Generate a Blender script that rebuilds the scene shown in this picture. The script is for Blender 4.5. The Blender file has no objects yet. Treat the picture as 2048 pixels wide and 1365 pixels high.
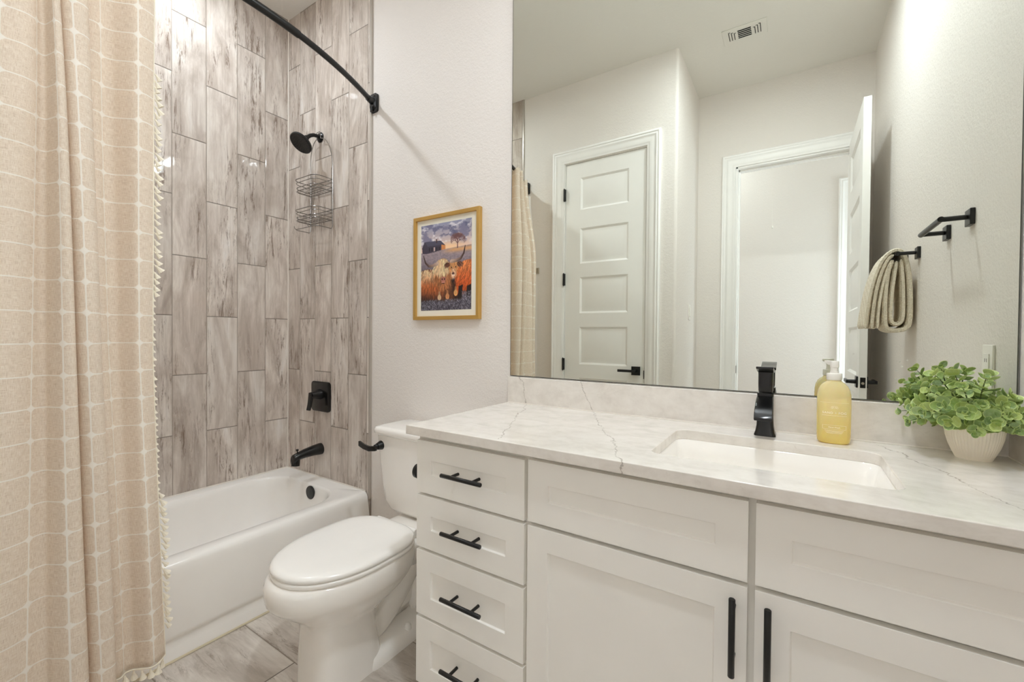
import bpy, bmesh, math, random
import numpy as np
from mathutils import Vector, Matrix
random.seed(7)
PI = math.pi
S = bpy.context.scene
C = S.collection

# ---------------------------------------------------------------- camera, world, exposure
cd = bpy.data.cameras.new('camera')
cam = bpy.data.objects.new('camera', cd); C.objects.link(cam)
cd.sensor_fit = 'HORIZONTAL'; cd.sensor_width = 36; cd.lens = 15.112568
cd.clip_start = 0.01
_r = Vector((0.8377133, 0.5460515, 0.0080118)); _u = Vector((-0.0136870, 0.0063271, 0.9998863)); _f = Vector((-0.5459387, 0.8377277, -0.0127741))
M = Matrix((( _r.x, _u.x, -_f.x, 2.62243), (_r.y, _u.y, -_f.y, -1.48905), (_r.z, _u.z, -_f.z, 1.16668), (0, 0, 0, 1)))
cam.matrix_world = M
S.camera = cam
w = bpy.data.worlds.new('world'); S.world = w; w.use_nodes = True
w.node_tree.nodes['Background'].inputs[0].default_value = (1, .97, .92, 1)
w.node_tree.nodes['Background'].inputs[1].default_value = 0.25
S.view_settings.view_transform = 'Standard'; S.view_settings.look = 'None'
S.cycles.max_bounces = 20; S.cycles.blur_glossy = 0.05; S.cycles.diffuse_bounces = 14; S.cycles.glossy_bounces = 8; S.cycles.transmission_bounces = 8
S.view_settings.exposure = 1.13; S.view_settings.gamma = 1; S.view_settings.use_curve_mapping = False
LAMP_ROOM = 150.0      # emission of the ceiling light in the room
LAMP_TUB = 112.0       # recessed light over the tub
LAMP_VANITY = 14.5     # globes of the vanity fixture
LAMP_HALL = 10.0

# ---------------------------------------------------------------- room dimensions
H = 3.0955; XR = 3.068; Y1 = -1.541; Y2 = -2.284; XJ = 1.965; TOPC = .8928; YH = -3.37

# ---------------------------------------------------------------- helpers
def lin(c):
    c = c / 255.0
    return c / 12.92 if c <= .04045 else ((c + .055) / 1.055) ** 2.4
def rgb(r, g, b): return (lin(r), lin(g), lin(b), 1)

class NT:
    """small wrapper for building node trees"""
    def __init__(s, name):
        s.m = bpy.data.materials.new(name); s.m.use_nodes = True
        s.t = s.m.node_tree; s.b = s.t.nodes['Principled BSDF']; s.out = s.t.nodes['Material Output']
    def n(s, typ, **kw):
        nd = s.t.nodes.new(typ)
        for k, v in kw.items():
            if k == 'ins':
                for i, x in v.items():
                    if isinstance(x, bpy.types.NodeSocket): s.t.links.new(x, nd.inputs[i])
                    else: nd.inputs[i].default_value = x
            else: setattr(nd, k, v)
        return nd
    def math(s, op, a, b=0.0, c=0.0):
        return s.n('ShaderNodeMath', operation=op, ins={0: a, 1: b, 2: c}).outputs[0]
    def set(s, name, v):
        if isinstance(v, bpy.types.NodeSocket): s.t.links.new(v, s.b.inputs[name])
        else: s.b.inputs[name].default_value = v
    def noise(s, vec, scale, detail=4, rough=.5, dist=0.0, out=0):
        return s.n('ShaderNodeTexNoise', ins={'Vector': vec, 'Scale': scale, 'Detail': detail, 'Roughness': rough, 'Distortion': dist}).outputs[out]
    def ramp(s, fac, stops):
        r = s.n('ShaderNodeValToRGB', ins={0: fac}); cr = r.color_ramp
        while len(cr.elements) < len(stops): cr.elements.new(.5)
        for e, (p, c) in zip(cr.elements, stops): e.position = p; e.color = c if len(c) == 4 else (*c, 1)
        return r.outputs[0]
    def mix(s, f, a, b, mode='MIX'):
        m = s.n('ShaderNodeMix', data_type='RGBA', blend_type=mode)
        for i, x in ((0, f), (6, a), (7, b)):
            if isinstance(x, bpy.types.NodeSocket): s.t.links.new(x, m.inputs[i])
            else: m.inputs[i].default_value = x
        return m.outputs[2]
    def bump(s, h, dist=.001, strength=.5, prev=None):
        b = s.n('ShaderNodeBump', ins={'Height': h, 'Distance': dist, 'Strength': strength})
        if prev is not None: s.t.links.new(prev, b.inputs['Normal'])
        s.t.links.new(b.outputs[0], s.b.inputs['Normal']); return b.outputs[0]
    def pos(s): return s.n('ShaderNodeNewGeometry').outputs['Position']
    def objc(s): return s.n('ShaderNodeTexCoord').outputs['Object']
    def uv(s): return s.n('ShaderNodeTexCoord').outputs['UV']

def simple(name, col, rough=.5, metal=0., bump=None, **kw):
    t = NT(name); t.set('Base Color', col); t.set('Roughness', rough); t.set('Metallic', metal)
    for k, v in kw.items(): t.set(k, v)
    # a trace of unevenness so that no surface is a perfectly flat colour
    nz = t.noise(t.pos(), 9, 3)
    t.set('Base Color', t.mix(nz, tuple(c * .97 for c in col[:3]) + (1,), tuple(min(1, c * 1.02) for c in col[:3]) + (1,)))
    if bump:
        t.bump(t.noise(t.objc(), bump[0], 3), bump[1], bump[2])
    return t.m

def paint_wall(name, col, strength=.8):
    t = NT(name)
    p = t.pos()
    n1 = t.noise(p, 130, 3, .55); n2 = t.noise(p, 55, 2, .5)
    h = t.math('ADD', t.math('MULTIPLY', n1, .6), t.math('MULTIPLY', n2, .6))
    t.bump(h, .0030, strength)
    t.set('Base Color', t.mix(t.noise(p, 3, 2), tuple(c * .985 for c in col[:3]) + (1,), col)); t.set('Roughness', .72)
    t.set('Specular IOR Level', .3)
    return t.m

def tile_mat(name, cw, u0, ch, off_even, off_odd, tones, streak, rough, grout, axis_v=True, gl=.0018):
    """rectangular tiles: columns of width cw along u, joints every ch along v, alternate columns offset"""
    t = NT(name)
    uvn = t.n('ShaderNodeSeparateXYZ', ins={0: t.uv()})
    u, v = uvn.outputs[0], uvn.outputs[1]
    cu = t.math('DIVIDE', t.math('SUBTRACT', u, u0), cw)
    col = t.math('FLOOR', cu); fu = t.math('SUBTRACT', cu, col)
    par = t.math('MODULO', t.math('ADD', col, 100.0), 2.0)
    off = t.math('ADD', t.math('MULTIPLY', par, off_odd - off_even), off_even)
    cv = t.math('DIVIDE', t.math('SUBTRACT', v, off), ch)
    row = t.math('FLOOR', cv); fv = t.math('SUBTRACT', cv, row)
    eu = t.math('MULTIPLY', t.math('MINIMUM', fu, t.math('SUBTRACT', 1.0, fu)), cw)
    ev = t.math('MULTIPLY', t.math('MINIMUM', fv, t.math('SUBTRACT', 1.0, fv)), ch)
    edge = t.math('MINIMUM', eu, ev)
    isg = t.math('LESS_THAN', edge, gl)
    soft = t.n('ShaderNodeMapRange', ins={0: edge, 1: gl, 2: gl + .0022, 3: 0.0, 4: 1.0}).outputs[0]
    cid = t.n('ShaderNodeCombineXYZ', ins={0: col, 1: row}).outputs[0]
    wn = t.n('ShaderNodeTexWhiteNoise', noise_dimensions='3D', ins={0: cid})
    rc = t.n('ShaderNodeSeparateXYZ', ins={0: wn.outputs['Color']})
    su, sv = streak
    q = t.n('ShaderNodeCombineXYZ', ins={0: t.math('ADD', t.math('MULTIPLY', u, su), t.math('MULTIPLY', rc.outputs[0], 40.0)),
                                          1: t.math('ADD', t.math('MULTIPLY', v, sv), t.math('MULTIPLY', rc.outputs[1], 40.0)),
                                          2: t.math('MULTIPLY', rc.outputs[2], 20.0)}).outputs[0]
    big = t.noise(q, 1.0, 5, .6, .9)
    fine = t.noise(q, 5.0, 6, .65, 1.6)
    q2 = t.n('ShaderNodeVectorMath', operation='MULTIPLY', ins={0: q, 1: (2.2, .8, 1)}).outputs[0]
    st = t.noise(q2, 1.6, 5, .7, 1.2)
    base = t.ramp(t.math('ADD', t.math('MULTIPLY', big, .75), t.math('MULTIPLY', st, .3)),
                  [(.36, tones[0]), (.46, tones[1]), (.53, tones[2]), (.60, tones[3]), (.70, tones[4])])
    # dark broken streaks, only where the mask noise is high
    mask = t.n('ShaderNodeMapRange', ins={0: t.noise(q, .9, 3, .5, .4), 1: .47, 2: .57}).outputs[0]
    dk = t.n('ShaderNodeMapRange', ins={0: t.noise(q2, 3.2, 8, .82, .7), 1: .51, 2: .60}).outputs[0]
    dk = t.math('MULTIPLY', t.math('MULTIPLY', dk, mask), .85)
    grain = t.noise(t.n('ShaderNodeVectorMath', operation='MULTIPLY', ins={0: q, 1: (7, .7, 1)}).outputs[0], 1.5, 5, .75, .5)
    base = t.mix(t.n('ShaderNodeMapRange', ins={0: grain, 1: .45, 2: .70, 3: 0.0, 4: .40}).outputs[0], base, tones[0])
    c1 = t.mix(dk, base, tones[5])
    lt = t.n('ShaderNodeMapRange', ins={0: fine, 1: .55, 2: .72}).outputs[0]
    c2 = t.mix(t.math('MULTIPLY', lt, .3), c1, tones[4])
    tone = t.math('ADD', .92, t.math('MULTIPLY', wn.outputs['Value'], .14))
    tc = t.n('ShaderNodeCombineXYZ', ins={0: tone, 1: tone, 2: tone}).outputs[0]
    c3 = t.mix(1.0, c2, tc, 'MULTIPLY')
    dkg = t.math('LESS_THAN', ev, gl * 1.15)
    c3 = t.mix(isg, c3, grout)
    t.set('Base Color', t.mix(dkg, c3, tuple(x * .62 for x in grout[:3]) + (1,)))
    t.set('Roughness', t.math('ADD', t.math('ADD', rough, t.math('MULTIPLY', fine, .02)), t.math('MULTIPLY', isg, .5)))
    t.bump(soft, .0012, .8, t.bump(fine, .0004, .06))
    return t.m

def quartz():
    t = NT('white_quartz')
    p = t.pos()
    sp = t.n('ShaderNodeSeparateXYZ', ins={0: p}); X, Y, Z = sp.outputs
    mot = t.noise(p, 26, 5, .6); cl = t.noise(t.n('ShaderNodeVectorMath', operation='MULTIPLY', ins={0: p, 1: (1, 2.2, 2)}).outputs[0], 7, 5, .65, .8)
    c = t.ramp(t.math('ADD', t.math('MULTIPLY', mot, .4), t.math('MULTIPLY', cl, .6)), [(.3, rgb(208, 202, 194)), (.5, rgb(226, 221, 214)), (.68, rgb(236, 232, 226))])
    wob = t.math('SUBTRACT', t.noise(p, 9, 6, .7, 0.0), .5)
    wob2 = t.math('SUBTRACT', t.noise(p, 60, 4, .7, 0.0), .5)
    wt = t.math('ADD', t.math('MULTIPLY', wob, .07), t.math('MULTIPLY', wob2, .008))
    veins = None
    # each vein: a wandering line through (x, y) and (x2, y2) on the slab
    for (x0, y0, x1, y1, wd) in ((1.745, -.03, 1.975, -.56, .0015), (2.02, -.03, 2.345, -.62, .0015), (2.82, -.05, 2.965, -.56, .0014)):
        dx, dy = x1 - x0, y1 - y0; L = math.hypot(dx, dy); nx, ny = -dy / L, dx / L
        # on the upright splash the height takes the place of the depth
        yy = t.math('ADD', Y, t.math('MULTIPLY', t.math('MAXIMUM', t.math('SUBTRACT', Z, TOPC), 0.0), .9))
        d = t.math('ADD', t.math('ADD', t.math('MULTIPLY', t.math('SUBTRACT', X, x0), nx), t.math('MULTIPLY', t.math('SUBTRACT', yy, y0), ny)), wt)
        al = t.math('ADD', t.math('MULTIPLY', t.math('SUBTRACT', X, x0), dx / L), t.math('MULTIPLY', t.math('SUBTRACT', yy, y0), dy / L))
        ins = t.math('MULTIPLY', t.math('GREATER_THAN', al, -.14 if x0 < 2.5 else 0.0), t.math('LESS_THAN', al, L))
        v = t.math('MULTIPLY', t.n('ShaderNodeMapRange', ins={0: t.math('ABSOLUTE', d), 1: wd * .4, 2: wd * 1.5, 3: 1.0, 4: 0.0}).outputs[0], ins)
        veins = v if veins is None else t.math('MAXIMUM', veins, v)
    brk = t.n('ShaderNodeMapRange', ins={0: t.noise(p, 22, 3), 1: .35, 2: .6, 3: .2, 4: .65}).outputs[0]
    c = t.mix(t.math('MULTIPLY', veins, brk), c, rgb(132, 122, 110))
    fl = t.n('ShaderNodeMapRange', ins={0: t.noise(p, 45, 6, .75, 2.5), 1: .62, 2: .70, 3: 0.0, 4: .35}).outputs[0]
    c = t.mix(fl, c, rgb(180, 170, 158))
    t.set('Base Color', c); t.set('Roughness', .16); t.set('Coat Weight', .15); t.set('Coat Roughness', .06)
    return t.m

def curtain_mat():
    t = NT('linen_windowpane_cloth')
    uvn = t.n('ShaderNodeSeparateXYZ', ins={0: t.uv()}); u, v = uvn.outputs[0], uvn.outputs[1]
    G = .085
    def cell(x):
        k = t.math('DIVIDE', x, G); f = t.math('SUBTRACT', k, t.math('FLOOR', t.math('ADD', k, .5)))
        return t.math('MULTIPLY', t.math('ABSOLUTE', f), G)
    du, dv = cell(t.math('SUBTRACT', u, .042)), cell(t.math('SUBTRACT', v, .03))
    ln = t.n('ShaderNodeMapRange', ins={0: t.math('MINIMUM', du, dv), 1: .0010, 2: .0021, 3: 1.0, 4: 0.0}).outputs[0]
    star = t.math('ADD', t.math('POWER', du, .62), t.math('POWER', dv, .62))
    sm = t.n('ShaderNodeMapRange', ins={0: star, 1: .070, 2: .084, 3: 1.0, 4: 0.0}).outputs[0]
    pat = t.math('MAXIMUM', ln, sm)
    vec = t.n('ShaderNodeCombineXYZ', ins={0: u, 1: v}).outputs[0]
    wa = t.noise(t.n('ShaderNodeVectorMath', operation='MULTIPLY', ins={0: vec, 1: (900, 60, 1)}).outputs[0], 1, 3, .7)
    wb = t.noise(t.n('ShaderNodeVectorMath', operation='MULTIPLY', ins={0: vec, 1: (60, 900, 1)}).outputs[0], 1, 3, .7)
    wv = t.math('MULTIPLY', t.math('ADD', wa, wb), .5)
    linen = t.ramp(wv, [(.38, rgb(214, 199, 181)), (.5, rgb(240, 228, 212)), (.62, rgb(252, 245, 234))])
    c = t.mix(t.math('MULTIPLY', pat, .95), linen, rgb(254, 252, 246))
    t.set('Base Color', c); t.set('Roughness', .9); t.set('Specular IOR Level', .1)
    t.bump(t.math('ADD', t.math('MULTIPLY', wv, .5), t.math('MULTIPLY', pat, .8)), .0006, .5)
    tr = t.n('ShaderNodeBsdfTranslucent', ins={0: t.mix(.35, c, rgb(252, 226, 196))})
    mx = t.n('ShaderNodeMixShader', ins={0: .22})
    t.t.links.new(t.b.outputs[0], mx.inputs[1]); t.t.links.new(tr.outputs[0], mx.inputs[2]); t.t.links.new(mx.outputs[0], t.out.inputs[0])
    return t.m

TONES = [rgb(172, 160, 150), rgb(192, 181, 171), rgb(207, 197, 188), rgb(221, 213, 204), rgb(230, 225, 220), rgb(118, 100, 86)]
FT = [rgb(166, 156, 145), rgb(184, 175, 165), rgb(198, 190, 181), rgb(210, 203, 194), rgb(222, 216, 208), rgb(132, 118, 104)]
GROUT = rgb(160, 150, 139)
m_tile_back = tile_mat('wood_look_wall_tile_back', .1555, -.031, .612, .338, .032, TONES, (8, 2.3), .022, GROUT)
m_tile_left = tile_mat('wood_look_wall_tile_left', .1525, -.0075, .612, .338, .032, TONES, (8, 2.3), .022, GROUT)
m_floor = tile_mat('grey_floor_tile', .305, -.030, .61, .143, .55, FT, (5, 1.8), .30, rgb(140, 130, 118))
m_wall = paint_wall('warm_white_wall_paint', rgb(230, 225, 220))
m_ceil = paint_wall('ceiling_paint', rgb(230, 228, 223), .25)
m_trim = simple('white_trim_paint', rgb(243, 242, 240), .32)
m_door = simple('white_door_paint', rgb(240, 239, 236), .38)
m_cab = simple('cabinet_paint', rgb(242, 240, 235), .36)
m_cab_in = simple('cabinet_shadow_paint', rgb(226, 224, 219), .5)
m_black = simple('matte_black_metal', (.006, .006, .006, 1), .32, .0, **{'Specular IOR Level': .45})
m_blackg = simple('gloss_black_metal', (.005, .005, .005, 1), .2, .0)
m_chrome = simple('chrome', (.34, .33, .32, 1), .25, 1.)
m_nickel = simple('satin_nickel', (.55, .50, .43, 1), .35, 1.)
m_porc = simple('white_porcelain', rgb(246, 243, 238), .08, **{'Coat Weight': .4, 'Coat Roughness': .03})
m_tub = simple('white_enamel', rgb(246, 244, 240), .12, **{'Coat Weight': .3, 'Coat Roughness': .04})
m_seat = simple('white_seat_plastic', rgb(247, 245, 241), .16)
m_caulk = simple('white_caulk', rgb(228, 222, 213), .5)
m_metaltrim = simple('tile_edge_trim', rgb(188, 181, 172), .3, .4)
m_quartz = quartz()
m_curtain = curtain_mat()
m_gold = simple('brushed_gold_frame', rgb(196, 156, 84), .42, .35)
m_mat = simple('picture_mat_board', rgb(236, 232, 218), .8)
m_white = simple('white_plastic', rgb(238, 235, 228), .3)
m_tassel = simple('cream_tassel_yarn', rgb(244, 237, 220), .9, bump=(900, .001, .6))
m_dark = simple('slot_shade_black', (.004, .004, .004, 1), .9)  # near-black colour standing for the shade inside narrow slots
m_soil = simple('dark_soil', (.01, .009, .007, 1), .95, bump=(120, .004, 1.0))

def mirror_mat():
    t = NT('mirror_glass'); t.set('Base Color', (.80, .825, .765, 1)); t.set('Metallic', 1.0)
    p = t.pos()
    sp = t.n('ShaderNodeSeparateXYZ', ins={0: p})
    # dried splashes low down at the right and wipe marks high up
    spk = t.n('ShaderNodeTexVoronoi', feature='F1', ins={'Vector': p, 'Scale': 75}).outputs['Distance']
    msk = t.n('ShaderNodeMapRange', ins={0: t.noise(p, 7, 2), 1: .56, 2: .62}).outputs[0]
    low = t.n('ShaderNodeMapRange', ins={0: sp.outputs[2], 1: 1.02, 2: 1.22, 3: 1.0, 4: 0.0}).outputs[0]
    rt = t.n('ShaderNodeMapRange', ins={0: sp.outputs[0], 1: 2.70, 2: 2.76}).outputs[0]
    d = t.math('MULTIPLY', t.math('MULTIPLY', t.math('MULTIPLY', t.math('LESS_THAN', spk, .16), msk), low), rt)
    t.set('Roughness', t.math('MULTIPLY', d, .55))
    return t.m
m_mirror = mirror_mat()
m_mirror_edge = simple('mirror_edge', rgb(70, 72, 64), .3)

# ---------------------------------------------------------------- mesh building
class MB:
    def __init__(s): s.v = []; s.f = []; s.uv = None; s.mi = []
    def add(s, vs, fs, mi=0):
        o = len(s.v); s.v += [tuple(map(float, p)) for p in vs]
        for f in fs: s.f.append(tuple(o + i for i in f)); s.mi.append(mi)
    def box(s, x0, x1, y0, y1, z0, z1, mi=0):
        s.add([(x0, y0, z0), (x1, y0, z0), (x1, y1, z0), (x0, y1, z0), (x0, y0, z1), (x1, y0, z1), (x1, y1, z1), (x0, y1, z1)],
              [(0, 3, 2, 1), (4, 5, 6, 7), (0, 1, 5, 4), (1, 2, 6, 5), (2, 3, 7, 6), (3, 0, 4, 7)], mi); return s
    def loft(s, rings, cap0=True, cap1=True, closed=True, mi=0):
        n = len(rings[0]); o = len(s.v)
        for r in rings: s.v += [tuple(map(float, p)) for p in r]
        for i in range(len(rings) - 1):
            for j in range(n if closed else n - 1):
                a, b = o + i * n + j, o + i * n + (j + 1) % n
                s.f.append((a, b, b + n, a + n)); s.mi.append(mi)
        if cap0: s.f.append(tuple(o + j for j in reversed(range(n)))); s.mi.append(mi)
        if cap1: s.f.append(tuple(o + (len(rings) - 1) * n + j for j in range(n))); s.mi.append(mi)
        return s
    def cyl(s, p0, p1, r0, r1=None, seg=20, mi=0):
        r1 = r0 if r1 is None else r1
        return s.tube([p0, p1], [r0, r1], seg, mi=mi)
    def tube(s, pts, r, seg=10, closed=False, mi=0):
        pts = [Vector(p) for p in pts]; n = len(pts)
        rs = r if isinstance(r, (list, tuple)) else [r] * n
        rings = []; prev = None
        for i, p in enumerate(pts):
            if closed: d = pts[(i + 1) % n] - pts[i - 1]
            else: d = (pts[min(i + 1, n - 1)] - pts[max(i - 1, 0)])
            d.normalize()
            if prev is None:
                a = Vector((0, 0, 1)) if abs(d.z) < .9 else Vector((1, 0, 0))
                x = d.cross(a).normalized()
            else:
                x = (prev - d * prev.dot(d)).normalized()
            prev = x; y = d.cross(x)
            rings.append([p + (x * math.cos(t) + y * math.sin(t)) * rs[i] for t in [2 * PI * k / seg for k in range(seg)]])
        if closed: rings.append(rings[0]); return s.loft(rings, False, False, mi=mi)
        return s.loft(rings, mi=mi)
    def lathe(s, prof, c=(0, 0, 0), seg=32, axis='z', mi=0, cap=True):
        rings = []
        for r, h in prof:
            ring = []
            for k in range(seg):
                a = 2 * PI * k / seg; u, v = r * math.cos(a), r * math.sin(a)
                ring.append({'z': (c[0] + u, c[1] + v, c[2] + h), 'y': (c[0] + u, c[1] - h, c[2] + v), 'x': (c[0] + h, c[1] + u, c[2] + v)}[axis])
            rings.append(ring)
        return s.loft(rings, cap, cap, mi=mi)
    def xf(s, m):
        s.v = [tuple(m @ Vector(p)) for p in s.v]; return s

def obj(name, mb, mat, parent=None, bevel=0, seg=2, smooth=True, angle=35, sub=0, loc=None, solid=0):
    me = bpy.data.meshes.new(name)
    me.from_pydata(mb.v, [], mb.f)
    if mb.uv: # one uv per vertex
        l = me.uv_layers.new(name='UVMap')
        for lp in me.loops: l.data[lp.index].uv = mb.uv[lp.vertex_index]
    for m in (mat if isinstance(mat, (list, tuple)) else [mat]): me.materials.append(m)
    for p, i in zip(me.polygons, mb.mi): p.material_index = i
    bm = bmesh.new(); bm.from_mesh(me); bmesh.ops.recalc_face_normals(bm, faces=bm.faces); bm.to_mesh(me); bm.free()
    if smooth:
        me.polygons.foreach_set('use_smooth', [True] * len(me.polygons))
        if not sub: me.set_sharp_from_angle(angle=math.radians(angle))
    o = bpy.data.objects.new(name, me); C.objects.link(o)
    if parent is not None:
        o.parent = parent; o.matrix_parent_inverse = Matrix.Identity(4)
        o.location = -parent.location if parent.get('_w') is None else (0, 0, 0)
    if loc: o.location = loc
    if bevel:
        b = o.modifiers.new('bevel', 'BEVEL'); b.width = bevel; b.segments = seg; b.limit_method = 'ANGLE'; b.angle_limit = math.radians(40)
        b.harden_normals = False
    if sub:
        b = o.modifiers.new('sub', 'SUBSURF'); b.levels = sub; b.render_levels = sub
    if solid:
        b = o.modifiers.new('solid', 'SOLIDIFY'); b.thickness = solid; b.offset = 0
    return o
def tag(o, label=None, cat=None, group=None, kind=None):
    if label: o['label'] = label
    if cat: o['category'] = cat
    if group: o['group'] = group
    if kind: o['kind'] = kind
    return o
def thing(name, loc, label, cat, group=None, kind=None):
    """an Empty at the thing's base; the parts are modelled in world coordinates"""
    o = bpy.data.objects.new(name, None); C.objects.link(o); o.location = loc; o.empty_display_size = .05
    return tag(o, label, cat, group, kind)
def struct(name, mb, mat, **kw): return tag(obj(name, mb, mat, **kw), kind='structure')
def setuv(mb, fn): mb.uv = [fn(p) for p in mb.v]; return mb

def panelled(x0, x1, z0, z1, rects, y, depth, slope, raise_in=0, th=.02):
    """slab facing -y with sunk panels; rects = (xa, xb, za, zb)"""
    mb = MB()
    xs = sorted({x0, x1, *[r[0] for r in rects], *[r[1] for r in rects]}); zs = sorted({z0, z1, *[r[2] for r in rects], *[r[3] for r in rects]})
    for i in range(len(xs) - 1):
        for j in range(len(zs) - 1):
            cx, cz = (xs[i] + xs[i + 1]) / 2, (zs[j] + zs[j + 1]) / 2
            if any(r[0] < cx < r[1] and r[2] < cz < r[3] for r in rects): continue
            mb.add([(xs[i], y, zs[j]), (xs[i + 1], y, zs[j]), (xs[i + 1], y, zs[j + 1]), (xs[i], y, zs[j + 1])], [(0, 1, 2, 3)])
    def ring(r, ins, yy): return [(r[0] + ins, yy, r[2] + ins), (r[1] - ins, yy, r[2] + ins), (r[1] - ins, yy, r[3] - ins), (r[0] + ins, yy, r[3] - ins)]
    for r in rects:
        rr = [ring(r, 0, y), ring(r, slope, y + depth)]
        if raise_in: rr += [ring(r, slope + raise_in * .35, y + depth), ring(r, slope + raise_in, y + depth * .45)]
        mb.loft(rr, False, True)
    b = y + th
    mb.add([(x0, y, z0), (x1, y, z0), (x1, y, z1), (x0, y, z1), (x0, b, z0), (x1, b, z0), (x1, b, z1), (x0, b, z1)],
           [(4, 7, 6, 5), (0, 4, 5, 1), (1, 5, 6, 2), (2, 6, 7, 3), (3, 7, 4, 0)])
    return mb
def weld(mb, d=1e-5):
    bm = bmesh.new(); vs = [bm.verts.new(p) for p in mb.v]; bm.verts.ensure_lookup_table()
    for f in mb.f:
        try: bm.faces.new([vs[i] for i in f])
        except ValueError: pass
    bmesh.ops.remove_doubles(bm, verts=bm.verts, dist=d); bm.verts.index_update()
    out = MB(); out.v = [tuple(v.co) for v in bm.verts]; out.f = [tuple(v.index for v in f.verts) for f in bm.faces]; out.mi = [0] * len(out.f)
    bm.free(); return out
def casing(x0, x1, zt, y, prof):
    """mitred door casing on a wall whose room side is +y; prof = (offset from the opening, thickness)"""
    mb = MB(); rings = []
    for o, t in prof: rings.append([(x0 - o, y + t, 0), (x0 - o, y + t, zt + o), (x1 + o, y + t, zt + o), (x1 + o, y + t, 0)])
    n = 4; v = [p for r in rings for p in r]; f = []
    for i in range(len(rings) - 1):
        for j in range(3): f.append((i * n + j, i * n + j + 1, (i + 1) * n + j + 1, (i + 1) * n + j))
    mb.add(v, f); return mb
CAS = [(0, -.004), (0, .010), (.004, .013), (.018, .013), (.022, .016), (.045, .018), (.060, .019), (.064, .023), (.070, .024), (.076, .021), (.080, .026), (.091, .027), (.095, .022), (.095, -.004)]

# ================================================================ THE SETTING
T = .10
mb = MB().box(-T, XR + T, Y1, T, -T, 0); mb.box(XJ, XR + T, Y2 - .12, Y1, -T, 0)
# floor tiles: long side along x
setuv(mb, lambda p: (p[1], p[0]))
struct('floor', mb, m_floor, smooth=False)
struct('ceiling', MB().box(-T, XR + T, Y1 - T, T, H, H + T).box(XJ - .001, XR + T, Y2 - .12, Y1 - T, H, H + T), m_ceil, smooth=False)
struct('wall_back', MB().box(.774, XR + T, 0, T, 0, H), m_wall, smooth=False)
mb = MB().box(-T, .764, -.010, T, 0, H); setuv(mb, lambda p: (p[0], p[2])); struct('wall_shower', mb, m_tile_back, smooth=False)
mb = MB().box(-T, 0, Y1 - T, -.010, 0, H); setuv(mb, lambda p: (p[1] - .01, p[2])); struct('wall_left', mb, m_tile_left, smooth=False)
mb = MB().box(0, .752, Y1 - T, Y1 + .010, 0, H); setuv(mb, lambda p: (p[0], p[2])); struct('wall_tub_end', mb, m_tile_back, smooth=False)
# closet wall with the door opening (1.139 - 1.757, up to 2.482)
CX0, CX1, CZ = 1.135, 1.762, 2.487
mb = MB().box(.762, CX0, Y1 - T, Y1, 0, H).box(CX0, CX1, Y1 - T, Y1, CZ, H).box(CX1, XJ - .02, Y1 - T, Y1, 0, H)
struct('wall_closet', mb, m_wall, smooth=False)
# rounded outer corner of the jut and its side
rr = []
for k in range(7):
    a = PI / 2 * k / 6; rr.append((XJ - .02 + .02 * math.sin(a), Y1 - .02 + .02 * math.cos(a)))
pr = [(XJ - .02, Y1 - T)] + [(XJ - .02, Y1)] + rr[1:] + [(XJ, Y2 + .001), (XJ - T, Y2 + .001), (XJ - T, Y1 - T)]
struct('wall_jut', MB().loft([[(x, y, 0) for x, y in pr], [(x, y, H) for x, y in pr]]), m_wall, angle=50)
EX0, EX1, EZ = 2.239, 2.957, 2.490
struct('wall_entrance', MB().box(XJ - T, EX0, Y2 - .12, Y2, 0, H).box(EX0, EX1, Y2 - .12, Y2, EZ, H).box(EX1, XR + T, Y2 - .12, Y2, 0, H), m_wall, smooth=False)
struct('wall_right', MB().box(XR, XR + T, Y2, T, 0, H), m_wall, smooth=False)
struct('trim_1', MB().box(.764, .775, -.0115, .02, .30, H).box(.764, .768, -.013, .0, .30, H), m_metaltrim, bevel=.001)
struct('trim_2', MB().box(.752, .763, Y1 - .01, Y1 + .0115, .30, H), m_metaltrim, bevel=.001)
struct('trim_3', casing(CX0 - .003, CX1 + .003, CZ + .003, Y1, CAS), m_trim, angle=60)
struct('trim_4', casing(EX0, 2.951, EZ - .004, Y2, [(o, t) for o, t in CAS]), m_trim, angle=60)
# jambs of the entrance with the door stop
mb = MB().box(EX0 - .001, EX0 + .016, Y2 - .125, Y2 + .003, 0, EZ).box(EX1 - .016, EX1, Y2 - .125, Y2 + .003, 0, EZ).box(EX0, EX1, Y2 - .125, Y2 + .003, EZ - .016, EZ)
mb.box(EX0 + .016, EX0 + .026, Y2 - .075, Y2 - .04, 0, EZ - .016).box(EX0 + .016, EX1 - .016, Y2 - .075, Y2 - .04, EZ - .028, EZ - .016)
struct('trim_5', mb, m_trim, bevel=.0015)
struct('trim_6', MB().box(CX0 - .001, CX0 + .002, Y1 - T, Y1 - .001, 0, CZ).box(CX1 - .002, CX1, Y1 - T, Y1 - .001, 0, CZ).box(CX0, CX1, Y1 - T, Y1 - .001, CZ - .002, CZ), m_trim, smooth=False)
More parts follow.
